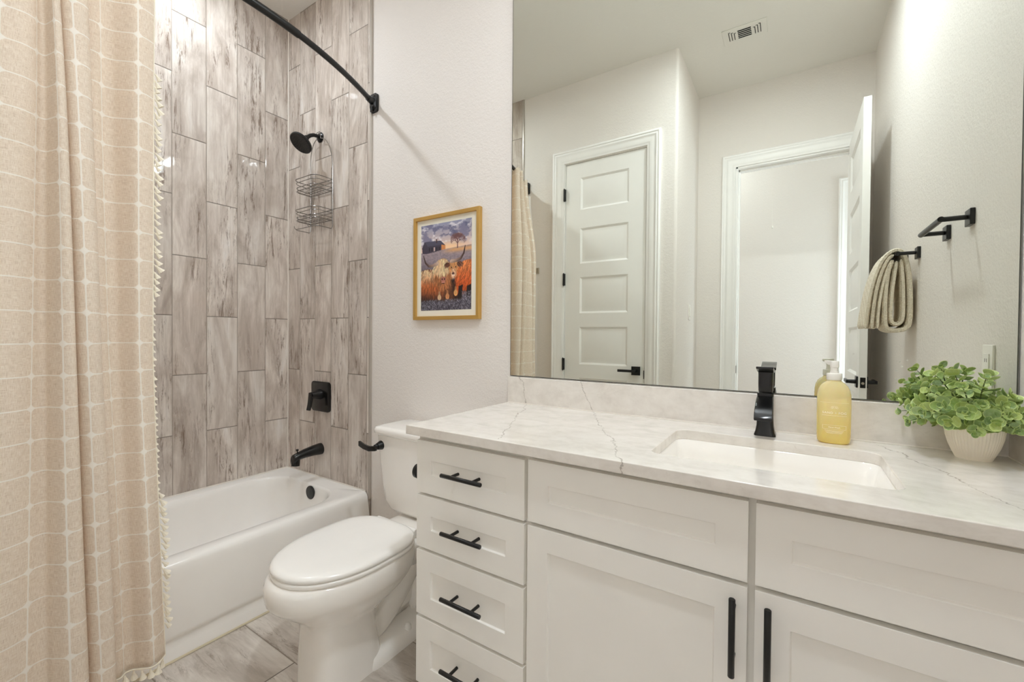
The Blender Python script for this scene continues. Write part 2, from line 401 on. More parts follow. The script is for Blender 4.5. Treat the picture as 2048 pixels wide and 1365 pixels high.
# baseboards
bp = [(0, 0), (.014, 0), (.014, .10), (.011, .115), (.009, .125), (.004, .13), (0, .13)]
def baseb(name, p0, p1, nrm):
    rings = [[(p[0] + nrm[0] * a, p[1] + nrm[1] * a, b) for a, b in bp] for p in (p0, p1)]
    struct(name, MB().loft(rings), m_trim, angle=50)
baseb('baseboard_back', (.80, 0), (1.655, 0), (0, -1))
baseb('baseboard_closet_left', (.82, Y1), (1.04, Y1), (0, 1)); baseb('baseboard_closet_right', (1.858, Y1), (1.943, Y1), (0, 1))
baseb('baseboard_jut', (XJ, Y1 - .03), (XJ, Y2 + .002), (1, 0)); baseb('baseboard_entrance', (XJ + .015, Y2), (2.142, Y2), (0, 1))
baseb('baseboard_right', (XR, -.60), (XR, Y2 + .03), (-1, 0))
# hall beyond the entrance
hy0 = Y2 - .12
struct('floor_hall', MB().box(1.2, 4.6, YH - .1, hy0, -T, 0), simple('hall_floor_wood', rgb(150, 120, 92), .4), smooth=False)
struct('ceiling_hall', MB().box(1.2, 4.6, YH - .1, hy0, H - .05, H + .05), m_ceil, smooth=False)
struct('wall_hall', MB().box(1.2, 4.6, YH - .1, YH, 0, H), m_wall, smooth=False)
struct('wall_hall_left', MB().box(1.1, 1.2, YH - .1, hy0, 0, H), m_wall, smooth=False)
struct('wall_hall_right', MB().box(4.6, 4.7, YH - .1, hy0, 0, H), m_wall, smooth=False)
struct('wall_hall_near', MB().box(1.2, XJ - T, hy0 - .02, hy0, 0, H).box(XR + T, 4.6, hy0 - .02, hy0, 0, H), m_wall, smooth=False)
struct('trim_7', casing(3.05, 3.72, 2.50, YH, CAS), m_trim, angle=60)
d3 = thing('door_3', (3.38, YH, 0), 'white door across the hall, seen behind the open bathroom door in the mirror', 'door', kind='structure')
obj('door_slab', MB().box(3.055, 3.715, YH - .02, YH + .004, 0, 2.497), m_door, d3)

# ---- closet door (door_1) and the open entrance door (door_2)
PZ = [(2.125, 2.367), (1.717, 1.985), (1.340, 1.614), (.952, 1.236), (.565, .848), (.16, .455)]
d1 = thing('door_1', (1.448, Y1, 0), 'closed white panelled closet door with black lever, seen in the mirror', 'door', kind='structure')
# modelled facing -y then turned to face +y
def facing_plus_y(mb, x0, x1, y): return mb.xf(Matrix(((-1, 0, 0, x0 + x1), (0, -1, 0, 2 * y), (0, 0, 1, 0), (0, 0, 0, 1))))
mb = weld(panelled(1.140, 1.7565, .01, 2.4815, [(1.262, 1.634, a, b) for a, b in PZ], Y1, .009, .014, .03, .035))
obj('door_slab', facing_plus_y(mb, 1.140, 1.7565, Y1 - .004), m_door, d1, angle=20)
for z in (2.25, 1.602, .95, .22):
    hb = MB().cyl((1.137, Y1 + .016, z - .045), (1.137, Y1 + .016, z + .045), .0065, seg=12).cyl((1.137, Y1 + .016, z - .05), (1.137, Y1 + .016, z + .05), .0035, seg=8).box(1.130, 1.146, Y1 + .001, Y1 + .014, z - .045, z + .045)
    tag(obj('hinge', hb, m_black, d1), 'black hinge')
def lever_handle(parent, org, out, along, rose=.031):
    """square rosette with a flat lever; org on the door face, out = unit normal, along = lever direction"""
    o = Vector(org); n = Vector(out); a = Vector(along); z = Vector((0, 0, 1))
    def pt(i, j, k): return o + n * i + a * j + z * k
    def bx(i0, i1, j0, j1, k0, k1):
        v = [pt(i, j, k) for k in (k0, k1) for (i, j) in ((i0, j0), (i1, j0), (i1, j1), (i0, j1))]
        return v
    F = [(0, 3, 2, 1), (4, 5, 6, 7), (0, 1, 5, 4), (1, 2, 6, 5), (2, 3, 7, 6), (3, 0, 4, 7)]
    h = obj('door_handle', (lambda m: (m.add(bx(0, .009, -rose, rose, -rose, rose), F), m)[1])(MB()), m_black, parent, bevel=.0015)
    tag(h, 'black door handle')
    m2 = MB(); m2.cyl(pt(.009, 0, 0), pt(.05, 0, 0), .012, .010, 16)
    m2.add(bx(.040, .052, -.012, .118, -.009, .009), F)
    l = obj('lever', m2, m_black, h, bevel=.002); l.location = (0, 0, 0)
lever_handle(d1, (1.702, Y1, .924), (0, 1, 0), (-1, 0, 0))
tag(obj('latch', MB().box(1.755, 1.760, Y1 + .0005, Y1 + .003, .87, .93), m_black, d1), 'black latch')

d2 = thing('door_2', (2.951, Y2 + .02, 0), 'white panelled entrance door standing open along the right wall, seen in the mirror', 'door', kind='structure')
ye, yh_ = -1.552, -2.262
def open_door(px, sgn):
    """one face of the open door; local x runs along the width"""
    return weld(panelled(0, ye - yh_ + 0.0, .012, 2.487, [(.118, ye - yh_ - .118, a, b) for a, b in PZ], 0, .0125, .014, .03, .0175))
mb = open_door(0, 1)   # faces -y: rotate so that -y -> -x
mb.xf(Matrix(((0, 1, 0, 2.933), (-1, 0, 0, ye), (0, 0, 1, 0), (0, 0, 0, 1))))
mb2 = open_door(0, 1).xf(Matrix(((0, -1, 0, 2.968), (1, 0, 0, yh_), (0, 0, 1, 0), (0, 0, 0, 1))))
mb.add(mb2.v, mb2.f)
obj('door_slab', mb, m_door, d2, angle=20)
lever_handle(d2, (2.933, ye - .062, .922), (-1, 0, 0), (0, -1, 0)); lever_handle(d2, (2.968, ye - .062, .922), (1, 0, 0), (0, -1, 0))
tag(obj('latch_plate', MB().box(2.9385, 2.9625, ye - .001, ye + .0015, .893, .951), m_black, d2, bevel=.004), 'black latch plate')
lt = obj('latch_bolt', MB().cyl((2.950, ye + .001, .919), (2.950, ye + .008, .919), .007, seg=14), m_nickel, d2)
for z in (2.25, 1.25, .25):
    tag(obj('hinge', MB().cyl((2.9715, yh_ + .004, z - .045), (2.9715, yh_ + .004, z + .045), .006, seg=10), m_black, d2), 'black hinge')
strike = tag(obj('strike_plate', MB().box(EX0 + .0155, EX0 + .0175, Y2 - .036, Y2 - .008, .885, .945), m_black, bevel=.001),
             'small black strike plate on the left jamb of the entrance, in the mirror', 'strike plate')

# ================================================================ BATHTUB
def srect(cx, cy, hx, hy, r, z, seg=10):
    pts = []
    for q, (sx, sy) in enumerate(((1, 1), (-1, 1), (-1, -1), (1, -1))):
        for k in range(seg + 1):
            a = PI / 2 * q + PI / 2 * k / seg
            pts.append((cx + sx * (hx - r) + r * math.cos(a), cy + sy * (hy - r) + r * math.sin(a), z))
    return pts
tub = thing('bathtub', (.38, -.77, 0), 'white alcove bathtub with a smooth apron beside the toilet', 'bathtub')
TZ = .337
yc_, hy_ = -.7755, .763
rings = []
def outer(z, xr, r=.006):
    x0 = .002; return srect((x0 + xr) / 2, yc_, (xr - x0) / 2, hy_, r, z)
for z, xr in ((.0, .800), (.018, .799), (.040, .789), (.062, .783), (.070, .786), (.080, .794), (.092, .7955), (.20, .782), (.29, .768), (.312, .764), (.326, .757), (.334, .748), (TZ, .738)):
    rings.append(outer(z, xr))
def inner(z, x0, x1, y0, y1, r): return srect((x0 + x1) / 2, (y0 + y1) / 2, (x1 - x0) / 2, (y1 - y0) / 2, r, z)
rings += [inner(TZ, .062, .694, -1.445, -.100, .17), inner(.334, .068, .688, -1.440, -.106, .168), inner(.325, .075, .681, -1.433, -.113, .165), inner(.30, .082, .673, -1.42, -.119, .16),
          inner(.20, .098, .655, -1.36, -.135, .155), inner(.11, .118, .632, -1.29, -.155, .15), inner(.075, .14, .61, -1.25, -.175, .14), inner(.055, .175, .575, -1.21, -.21, .12)]
obj('tub_shell', MB().loft(rings), m_tub, tub, angle=60)
ovz = .296; ovy = -.118
obj('overflow_plate', MB().lathe([(.0, .0), (.036, .0), (.037, .006), (.034, .010), (.0, .011)], (.420, ovy, ovz), 28, 'y', cap=False).xf(Matrix.Rotation(0, 4, 'X')), m_black, tub)
tag(tub.children[-1], 'round black overflow plate')
obj('drain', MB().lathe([(0, 0), (.035, 0), (.036, .003), (.03, .006), (0, .006)], (.38, -.33, .0552), 24, cap=False), m_black, tub)
struct('trim_8', MB().tube([(.003, -.0135, TZ), (.003, -.0135, H)], .0035, 6).tube([(.003, Y1 + .014, TZ + .002), (.003, -.013, TZ + .002), (.745, -.013, TZ + .002)], .0035, 6), m_caulk)
struct('trim_9', MB().tube([(.8015, -.012, .002), (.8015, Y1 + .02, .002)], .005, 6), simple('yellowed_caulk', rgb(214, 203, 176), .5))

# ================================================================ SHOWER FITTINGS
sh = thing('wall_shower_sprayer', (.333, -.010, 2.30), 'round black shower head on a short arm', 'shower head')
fl = MB().lathe([(.0, 0), (.028, 0), (.029, .004), (.024, .010), (.014, .014), (0, .014)], (.333, -.010, 2.297), 28, 'y', cap=False)
obj('flange', fl, m_black, sh)
hd = Vector((0.02, -.62, -.78)).normalized()
arm_end = Vector((.334, -.098, 2.262))
obj('shower_arm', MB().tube([(.333, -.010, 2.297), (.333, -.035, 2.298), (.333, -.055, 2.295), (.3335, -.075, 2.284), tuple(arm_end)], .0105, 14), m_black, sh)
ax = arm_end
rot = Vector((0, 0, 1)).rotation_difference(hd).to_matrix().to_4x4(); mt = Matrix.Translation(ax) @ rot
obj('head', MB().lathe([(0, -.006), (.013, -.006), (.016, .004), (.014, .014), (.020, .022), (.040, .034), (.058, .042), (.062, .046), (.062, .056), (.058, .060), (.054, .058), (0, .057)], (0, 0, 0), 40, cap=False).xf(mt), m_black, sh)
nz = MB()
for ring, n in ((.012, 6), (.024, 12), (.036, 18), (.046, 24)):
    for k in range(n):
        a = 2 * PI * k / n + ring * 40; x, y = ring * math.cos(a), ring * math.sin(a)
        nz.cyl((x, y, .057), (x, y, .0605), .0019, .0013, 6)
no = obj('nozzles', nz.xf(mt), simple('grey_rubber', rgb(70, 68, 66), .5), sh)
tag(no, 'grey rubber nozzles', kind='stuff')

cad = thing('shower_caddy', (.35, -.02, 1.75), 'chrome wire shower caddy hanging from the shower arm', 'shower caddy')
cx_ = .352; hw = .105
def rc(p0, n): return p0
fr = MB(); R = .0021
top = [(cx_ - hw, -.017, 1.770), (cx_ - hw, -.017, 2.12)]
for k in range(1, 9):
    a = PI / 2 * k / 8; top.append((cx_ - hw + .085 * (1 - math.cos(a)), -.017 - .018 * k / 8, 2.12 + .155 * math.sin(a)))
loop = top + [(cx_ - .018, -.036, 2.288), (cx_ - .016, -.036, 2.314), (cx_ + .012, -.036, 2.314), (cx_ + .02, -.036, 2.288)]
tr_ = [(2 * cx_ - p[0], p[1], p[2]) for p in reversed(top)]
fr.tube([(cx_ - hw, -.10, 1.758), (cx_ - hw, -.11, 1.762), (cx_ - hw, -.10, 1.757), (cx_ - hw, -.025, 1.757)] + loop + tr_ + [(cx_ + hw, -.025, 1.757), (cx_ + hw, -.10, 1.757)], R, 6)
fr.tube([(cx_ - hw + .012, -.017, 1.85), (cx_ - hw + .012, -.017, 2.10)], R * .8, 6); fr.tube([(cx_ + hw - .012, -.017, 1.85), (cx_ + hw - .012, -.017, 2.10)], R * .8, 6)
fr.tube([(cx_ - hw, -.1, 1.757), (cx_ - hw + .02, -.112, 1.757), (cx_ + hw - .02, -.112, 1.757), (cx_ + hw, -.1, 1.757)], R, 6)
obj('hanger_frame', fr, m_chrome, cad)
def basket(zt, zb):
    b = MB()
    def hoop(z, ins, r=R, front=True):
        x0, x1 = cx_ - hw + ins, cx_ + hw - ins; yb, yf = -.018, -.125 + ins
        pts = [(x0, yb, z)]
        for k in range(9):
            a = PI / 2 * k / 8; pts.append((x0 + .04 * (1 - math.cos(a)), yf + .04 * (1 - math.sin(a)), z))
        pts += [(2 * cx_ - p[0], p[1], p[2]) for p in reversed(pts)]
        b.tube(pts, r, 6, closed=True)
    n = 4
    hs = [zt, zt - (zt - zb) * .3, zb + (zt - zb) * .28, zb]
    for i, z in enumerate(hs): hoop(z, .002 * i, R * (1.2 if i in (0, 3) else .9))
    for k in range(7):
        x = cx_ - hw + .02 + k * (2 * hw - .04) / 6
        b.tube([(x, -.018, zb), (x, -.118, zb)], R * .7, 6)
    b.tube([(cx_ - hw + .008, -.07, zb), (cx_ + hw - .008, -.07, zb)], R * .8, 6)
    for x in (cx_ - .06, cx_, cx_ + .06): b.tube([(x, -.123, zb), (x, -.124, zb + (zt - zb) * .3)], R * .7, 6)
    return b
obj('basket', basket(2.032, 1.968), m_chrome, cad); obj('basket', basket(1.862, 1.805), m_chrome, cad)
for x in (cx_ - .07, cx_ + .055):
    obj('hook', MB().tube([(x, -.112, 1.758), (x, -.125, 1.752), (x, -.134, 1.757), (x, -.136, 1.768)], R * .9, 6), m_chrome, cad)

vl = thing('shower_valve', (.348, -.01, .81), 'square black shower valve plate with a lever on the tile', 'shower valve')
def rrect_y(cx, cz, hx, hz, r, y):  # rounded rectangle in the xz plane
    return [(p[0], y, p[1]) for p in [(q[0], q[1]) for q in srect(cx, cz, hx, hz, r, 0, 8)]]
obj('escutcheon', MB().loft([rrect_y(.348, .806, .089, .086, .022, -.010), rrect_y(.348, .806, .089, .086, .022, -.018), rrect_y(.348, .806, .084, .081, .02, -.021)]), m_blackg, vl)
obj('valve_stem', MB().cyl((.348, -.02, .82), (.348, -.075, .82), .030, .017, 28), m_blackg, vl)
lvb = MB().loft([[(.348 + a, y, z) for a, y, z in q] for q in (
    [(-.012, -.070, .835), (.012, -.070, .835), (.012, -.084, .835), (-.012, -.084, .835)],
    [(-.014, -.070, .80), (.014, -.070, .80), (.014, -.086, .80), (-.014, -.086, .80)],
    [(-.015, -.078, .765), (.015, -.078, .765), (.015, -.090, .765), (-.015, -.090, .765)],
    [(-.016, -.086, .735), (.016, -.086, .735), (.016, -.096, .735), (-.016, -.096, .735)])])
obj('lever', lvb, m_blackg, vl, bevel=.003)
sp_ = thing('tub_spout', (.342, -.01, .50), 'black tub spout with a diverter knob over the tub', 'tub spout')
rg = []
for y, z, rx, rz in ((-.010, .502, .033, .033), (-.02, .502, .033, .033), (-.06, .501, .030, .029), (-.11, .496, .026, .025), (-.145, .489, .024, .022), (-.165, .482, .023, .024), (-.176, .474, .021, .028), (-.180, .470, .019, .026)):
    rg.append([(.342 + rx * math.cos(a), y, z + rz * math.sin(a)) for a in [2 * PI * k / 24 for k in range(24)]])
obj('spout_body', MB().loft(rg).cyl((.342, -.158, .48), (.342, -.162, .440), .021, .022, 20), m_blackg, sp_)
obj('diverter_knob', MB().cyl((.342, -.152, .50), (.342, -.152, .528), .0035, seg=10).cyl((.342, -.152, .520), (.342, -.152, .529), .007, seg=12), m_blackg, sp_)

# curved rod
def rodx(y): return .778 + .192 * (1 - ((y + .77) / .77) ** 2)
rod = thing('curtain_rod', (.80, -.77, 2.365), 'black curved shower curtain rod across the tub alcove', 'curtain rod')
RZ = 2.368
ys = [-.035 - k * (.47 / 14) for k in range(15)]
obj('rod_tube', MB().tube([(rodx(y), y, RZ) for y in ys], .0125, 16).tube([(rodx(y), y, RZ) for y in [-.505 - k * (.53 / 14) for k in range(15)]], .0150, 16).tube([(rodx(y), y, RZ) for y in [-1.035 - k * (.47 / 14) for k in range(15)]], .0125, 16), m_black, rod)
for yy, s in ((0.0, -1), (Y1, 1)):
    bk = MB()
    x = .795
    bk.loft([rrect_y(x, RZ - .005, .026, .046, .012, yy + s * a) if True else None for a in (.0, .014)])
    bk.loft([rrect_y(x, RZ - .005, .021, .038, .012, yy + s * .014), rrect_y(x, RZ - .003, .016, .028, .012, yy + s * .024)])
    bk.cyl((x, yy + s * .018, RZ), (rodx(yy + s * .052 if s < 0 else yy + .052), yy + s * .055, RZ), .020, .0150, 18)
    bk.cyl((x - .006, yy + s * .02, RZ - .05), (x - .006, yy + s * .02, RZ - .028), .006, .010, 10)
    obj('rod_bracket', bk, m_black, rod)

# ================================================================ SHOWER CURTAIN
cur = thing('shower_curtain', (.93, -1.2, .15), 'beige linen shower curtain with white grid lines and a tasselled edge', 'curtain')
prof = [(-.968, .922), (-.988, .936), (-1.010, .938), (-1.030, .916), (-1.046, .898), (-1.064, .896), (-1.080, .912), (-1.098, .912), (-1.112, .900), (-1.116, .920), (-1.104, .945), (-1.102, .970), (-1.114, .988), (-1.134, .990), (-1.150, .975), (-1.158, .945),
        (-1.162, .928), (-1.157, .955), (-1.156, .985), (-1.166, 1.005), (-1.184, 1.002), (-1.198, .975), (-1.207, .955), (-1.222, .955), (-1.243, .972), (-1.272, .986), (-1.305, .985), (-1.335, .968), (-1.352, .935),
        (-1.362, .905), (-1.374, .900), (-1.384, .925), (-1.398, .955), (-1.418, .955), (-1.430, .925), (-1.436, .890), (-1.446, .868), (-1.458, .870), (-1.466, .885), (-1.478, .880), (-1.484, .862)]
def catmull(P, n):
    out = []
    for i in range(len(P) - 1):
        p0, p1, p2, p3 = P[max(i - 1, 0)], P[i], P[i + 1], P[min(i + 2, len(P) - 1)]
        for k in range(n):
            t = k / n
            out.append(tuple(.5 * (2 * b + (c - a) * t + (2 * a - 5 * b + 4 * c - d) * t * t + (3 * b - a - 3 * c + d) * t ** 3) for a, b, c, d in zip(p0, p1, p2, p3)))
    out.append(P[-1]); return out
pc = catmull(prof, 5)
sl = [0]
for a, b in zip(pc, pc[1:]): sl.append(sl[-1] + math.hypot(a[0] - b[0], a[1] - b[1]))
SY = [-1.49, -1.285, -1.2, -1.172, -1.15, -1.09, -1.03, -.968]; SV = [.0, .035, 0, -.020, -.023, -.018, -.008, 0]
CZ0, CZ1 = .112, 2.375
def curtain_pt(i, z):
    y, x = pc[i]
    t = max(-1.0, min(1.3, (z - 1.1) / .9))
    y2 = y + t * float(np.interp(y, SY, SV))
    # the lower half swings out a little, most at the near edge
    lo = max(0, (1.1 - z) / .95)
    y2 += lo * .030 * max(0, 1 - (-.968 - y) / .2)
    x2 = x
    # folds are pinched in at the rod and the cloth follows it
    up = max(0, min(1, (z - 1.7) / (CZ1 - 1.7))); up = up * up * (3 - 2 * up)
    xr = rodx(y2); base = .94 + (.0 if y2 > -1.3 else (-.35 * (-1.3 - y2)))
    x2 = x2 * (1 - up) + (xr + (x - base) * .75) * up
    x2 += .006 * math.sin(z * 3.1 + y * 30) * (1 - up) + lo * .012 * math.sin(y * 22)
    return (x2, y2, z)
NZ = 90
cm = MB(); cm.uv = []
zs_ = [CZ0 + (CZ1 - CZ0) * j / NZ for j in range(NZ + 1)]
for j, z in enumerate(zs_):
    for i in range(len(pc)):
        dz = 0
        if j == NZ: dz = -.010 * (.5 + .5 * math.sin(sl[i] * 60))
        p = curtain_pt(i, z); cm.v.append((p[0], p[1], z + dz)); cm.uv.append((sl[i], z))
n = len(pc)
for j in range(NZ):
    for i in range(n - 1): cm.f.append((j * n + i, j * n + i + 1, (j + 1) * n + i + 1, (j + 1) * n + i)); cm.mi.append(0)
obj('curtain_panel', cm, m_curtain, cur, solid=.0012, angle=180)
# braided edges
def edge_band(i, z0, z1):
    return MB().tube([curtain_pt(i, z0 + (z1 - z0) * k / 60) for k in range(61)], .0022, 6)
obj('edge_braid', edge_band(0, CZ0, CZ1 - .01), m_tassel, cur); obj('edge_braid', edge_band(n - 1, CZ0, CZ1 - .01), m_tassel, cur)
obj('hem_braid', MB().tube([curtain_pt(i, CZ0) for i in range(0, n)], .0025, 6), m_tassel, cur)
def tassel_mesh():
    t = MB(); t.tube([(0, 0, 0), (0, 0, -.006), (0, 0, -.010), (0, 0, -.013), (0, 0, -.022), (0, 0, -.030)], [.0009, .0011, .0034, .0028, .0062, .0090], 8)
    return t
t0 = None; cnt_ = 0
def tassel(p, d, s, parent):
    """copy of the first tassel hanging along d from p"""
    global t0, cnt_
    if t0 is None: o = t0 = obj('tassel', tassel_mesh(), m_tassel, parent)
    else: o = t0.copy(); C.objects.link(o); o.parent = parent
    q = Vector((0, 0, -1)).rotation_difference(Vector(d).normalized())
    o.rotation_mode = 'QUATERNION'; o.rotation_quaternion = q; o.scale = (s, s, s)
    o.location = Vector(p) - parent.location; cnt_ += 1
z = 1.985
while z > .17 and cnt_ < 86:
    p = curtain_pt(0, z)
    flat = .66 < z < 1.30
    s = (.55 if flat else 1.0) * random.uniform(.8, 1.15)
    sp = .25 if flat else .75
    tassel(p, (.15 * random.uniform(-1, 1), sp * random.uniform(.7, 1.3), -1), s, cur)
    z -= .0205 * random.uniform(.92, 1.1)
arc = 0.004; i = 0
while i < n - 1 and cnt_ < 98:
    while i < n - 1 and sl[i] < arc: i += 1
    tassel(curtain_pt(i, CZ0), (random.uniform(-.15, .15), random.uniform(-.15, .15), -1), 1.1, cur); arc += .024
rest = MB()
def add_t(p, d, s):
    q = Vector((0, 0, -1)).rotation_difference(Vector(d).normalized()).to_matrix().to_4x4()
    m = tassel_mesh().xf(Matrix.Translation(p) @ q @ Matrix.Scale(s, 4)); rest.add(m.v, m.f)
while i < n - 1:
    while i < n - 1 and sl[i] < arc: i += 1
    add_t(Vector(curtain_pt(i, CZ0)), (0, 0, -1), .95); arc += .024
z = 2.30
while z > .2:
    add_t(Vector(curtain_pt(n - 1, z)), (.55, -.1, -1), .85); z -= .022
tag(obj('tassel_fringe', rest, m_tassel, cur), kind='stuff')

# ================================================================ TOILET
toi = thing('toilet', (1.312, -.45, 0), 'white two-piece toilet with closed lid between tub and vanity', 'toilet')
TX = 1.312
def egg(z, yf, yb, hw_, k=2.0, N=48, flat=.0, dx=0):
    """egg outline: front semi-ellipse long, back shorter; flat = half width of a straight back"""
    ym = yb + (yf - yb) * .46; pts = []
    for j in range(N):
        a = 2 * PI * j / N; c, s = math.cos(a), math.sin(a)
        ex = 2 / k
        x = hw_ * math.copysign(abs(c) ** ex, c)
        if s >= 0: y = ym + (yf - ym) * abs(s) ** ex
        else:
            e2 = 2 / (k + flat); x = hw_ * math.copysign(abs(c) ** e2, c) * (1 if not flat else 1); y = ym + (yb - ym) * abs(s) ** e2
            if flat: x *= 1 - .22 * abs(s) ** 2
        pts.append((TX + dx + x, y, z))
    return pts
bowl = [egg(0, -.690, -.43, .112, 3.2), egg(.012, -.690, -.43, .112, 3.2), egg(.06, -.688, -.445, .106, 3.4), egg(.14, -.685, -.46, .101, 3.4), egg(.20, -.686, -.46, .101, 3.2), egg(.222, -.696, -.42, .111, 2.8), egg(.240, -.712, -.36, .126, 2.6),
        egg(.262, -.738, -.32, .145, 2.3), egg(.286, -.768, -.295, .163, 2.15), egg(.304, -.789, -.283, .175, 2.1), egg(.315, -.799, -.278, .181, 2.1), egg(.324, -.805, -.276, .185, 2.1), egg(.350, -.809, -.275, .1885, 2.1), egg(.372, -.808, -.275, .189, 2.1), egg(.386, -.802, -.277, .186, 2.1), egg(.392, -.794, -.28, .181, 2.1)]
bw = MB().loft(bowl)
obj('bowl', bw, m_porc, toi, angle=70)
# rear deck carrying the tank, trapway and foot
def rr4(x0, x1, y0, y1, r, z): return srect((x0 + x1) / 2, (y0 + y1) / 2, (x1 - x0) / 2, (y1 - y0) / 2, r, z, 5)
obj('rear_deck', MB().loft([rr4(TX - .09, TX + .09, -.33, -.05, .04, .27), rr4(TX - .115, TX + .115, -.36, -.04, .05, .32), rr4(TX - .125, TX + .125, -.38, -.035, .05, .355), rr4(TX - .125, TX + .125, -.38, -.035, .05, .372), rr4(TX - .118, TX + .118, -.37, -.042, .045, .378)]), m_porc, toi, angle=70)
tw = MB().tube([(TX, -.15, .355), (TX, -.20, .30), (TX, -.27, .215), (TX, -.34, .135), (TX, -.41, .075), (TX, -.50, .045)], [.062, .062, .060, .058, .056, .05], 20)
tw.tube([(TX, -.52, .16), (TX, -.44, .22), (TX, -.36, .27), (TX, -.26, .32)], [.062, .066, .074, .085], 20)
tw.tube([(TX, -.20, .02), (TX, -.20, .12), (TX, -.19, .22), (TX, -.17, .33)], [.060, .056, .056, .06], 20)
tw.loft([rr4(TX - .03, TX + .03, -.48, -.10, .015, .03), rr4(TX - .03, TX + .03, -.48, -.10, .015, .33)])
obj('trapway', tw, m_porc, toi, angle=70, sub=1)
obj('foot', MB().loft([rr4(TX - .119, TX + .119, -.56, -.135, .075, 0), rr4(TX - .119, TX + .119, -.56, -.135, .075, .012), rr4(TX - .113, TX + .113, -.55, -.14, .07, .036), rr4(TX - .095, TX + .095, -.54, -.155, .06, .046)]), m_porc, toi, angle=70)
for s in (-1, 1):
    obj('bolt_cap', MB().lathe([(.0145, 0), (.014, .006), (.0125, .018), (.009, .025), (.004, .0275), (0, .028)], (TX + s * .093, -.335, .036), 18, cap=False), m_seat, toi)
# seat and lid
def lid_ring(z, ins, yf=-.787, yb=-.318, hw_=.1865): return egg(z, yf + ins, yb - ins, hw_ - ins, 2.12, 56, 2.2)
obj('seat', MB().loft([lid_ring(.3935, .006), lid_ring(.396, .001), lid_ring(.405, .0), lid_ring(.4095, .003)]), m_seat, toi, angle=60)
obj('lid', MB().loft([lid_ring(.4125, .004), lid_ring(.4135, .001), lid_ring(.421, .0), lid_ring(.427, .004), lid_ring(.431, .012), lid_ring(.4335, .03), lid_ring(.4345, .06)]), m_seat, toi, angle=80)
for sx in (-1, 1):
    obj('seat_hinge', MB().cyl((TX + sx * .11, -.312, .408), (TX + sx * .04, -.312, .408), .012, seg=14).box(TX + sx * .075 - .025, TX + sx * .075 + .025, -.330, -.292, .379, .408), m_seat, toi, bevel=.003)
# tank: tapered, rounded lower corners
tk = []
for z, hx, y0, y1, r in ((.384, .150, -.175, -.050, .045), (.389, .182, -.190, -.035, .05), (.404, .203, -.200, -.025, .05), (.435, .216, -.206, -.020, .045), (.50, .224, -.210, -.018, .04), (.60, .232, -.214, -.016, .035), (.70, .243, -.218, -.016, .035), (.726, .245, -.219, -.016, .035)):
    tk.append(rr4(TX - hx, TX + hx, y0, y1, r, z))
obj('tank', MB().loft(tk), m_porc, toi, angle=70)
tl = [rr4(TX - .250, TX + .250, -.226, -.012, .04, .724), rr4(TX - .257, TX + .257, -.233, -.010, .042, .730), rr4(TX - .258, TX + .258, -.234, -.010, .042, .748), rr4(TX - .252, TX + .252, -.228, -.013, .04, .757), rr4(TX - .235, TX + .235, -.212, -.025, .035, .760)]
obj('tank_lid', MB().loft(tl), m_porc, toi, angle=70)
fl_ = MB().cyl((1.108, -.212, .678), (1.106, -.238, .675), .022, .014, 20).cyl((1.106, -.238, .675), (1.104, -.250, .674), .013, .011, 16)
fl_.loft([[(x, y + dy, z + dz) for dy, dz in ((-.006, -.011), (.005, -.011), (.005, .011), (-.006, .011))] for x, y, z in ((1.118, -.252, .672), (1.085, -.262, .668), (1.045, -.260, .672), (1.012, -.254, .678), (1.006, -.253, .679))])
tag(obj('flush_lever', fl_, m_blackg, toi, bevel=.0015), 'black flush lever')
obj('tank_bolts', MB().cyl((TX - .07, -.12, .378), (TX - .07, -.12, .388), .02, seg=12).cyl((TX + .07, -.12, .378), (TX + .07, -.12, .388), .02, seg=12).cyl((TX, -.12, .378), (TX, -.12, .388), .04, seg=16), simple('rubber_gasket', rgb(70, 66, 60), .7), toi)

sv = thing('supply_valve', (1.50, -.0, .17), 'black water shut-off valve on the wall behind the toilet', 'valve')
obj('escutcheon', MB().lathe([(0, 0), (.03, 0), (.028, .006), (.01, .010)], (1.50, -.001, .17), 20, 'y', cap=False), m_black, sv)
obj('valve_body', MB().cyl((1.50, 0, .17), (1.50, -.07, .17), .009, seg=12).cyl((1.50, -.05, .15), (1.50, -.05, .20), .011, seg=12).cyl((1.50, -.065, .17), (1.50, -.085, .17), .02, .018, 12), m_black, sv)
obj('supply_hose', MB().tube([(1.50, -.05, .20), (1.50, -.055, .27), (1.49, -.07, .34), (1.475, -.09, .41)], .0055, 8), simple('braided_hose', rgb(150, 150, 146), .4, .6), sv)

tp = thing('toilet_paper_holder', (1.660, -.45, .70), 'black toilet paper holder mostly hidden behind the vanity corner', 'paper holder')
obj('mount', MB().lathe([(0, 0), (.024, 0), (.024, -.008), (0, -.008)], (1.6585, -.45, .708), 22, 'x', cap=False), m_black, tp)
obj('arm', MB().cyl((1.655, -.45, .708), (1.585, -.45, .708), .009, seg=14).lathe([(0, -.096), (.019, -.096), (.024, -.092), (.025, -.080), (.020, -.075), (.0, -.075)], (1.66, -.45, .708), 24, 'x', cap=False).cyl((1.592, -.45, .708), (1.592, -.30, .708), .008, seg=14), m_black, tp)

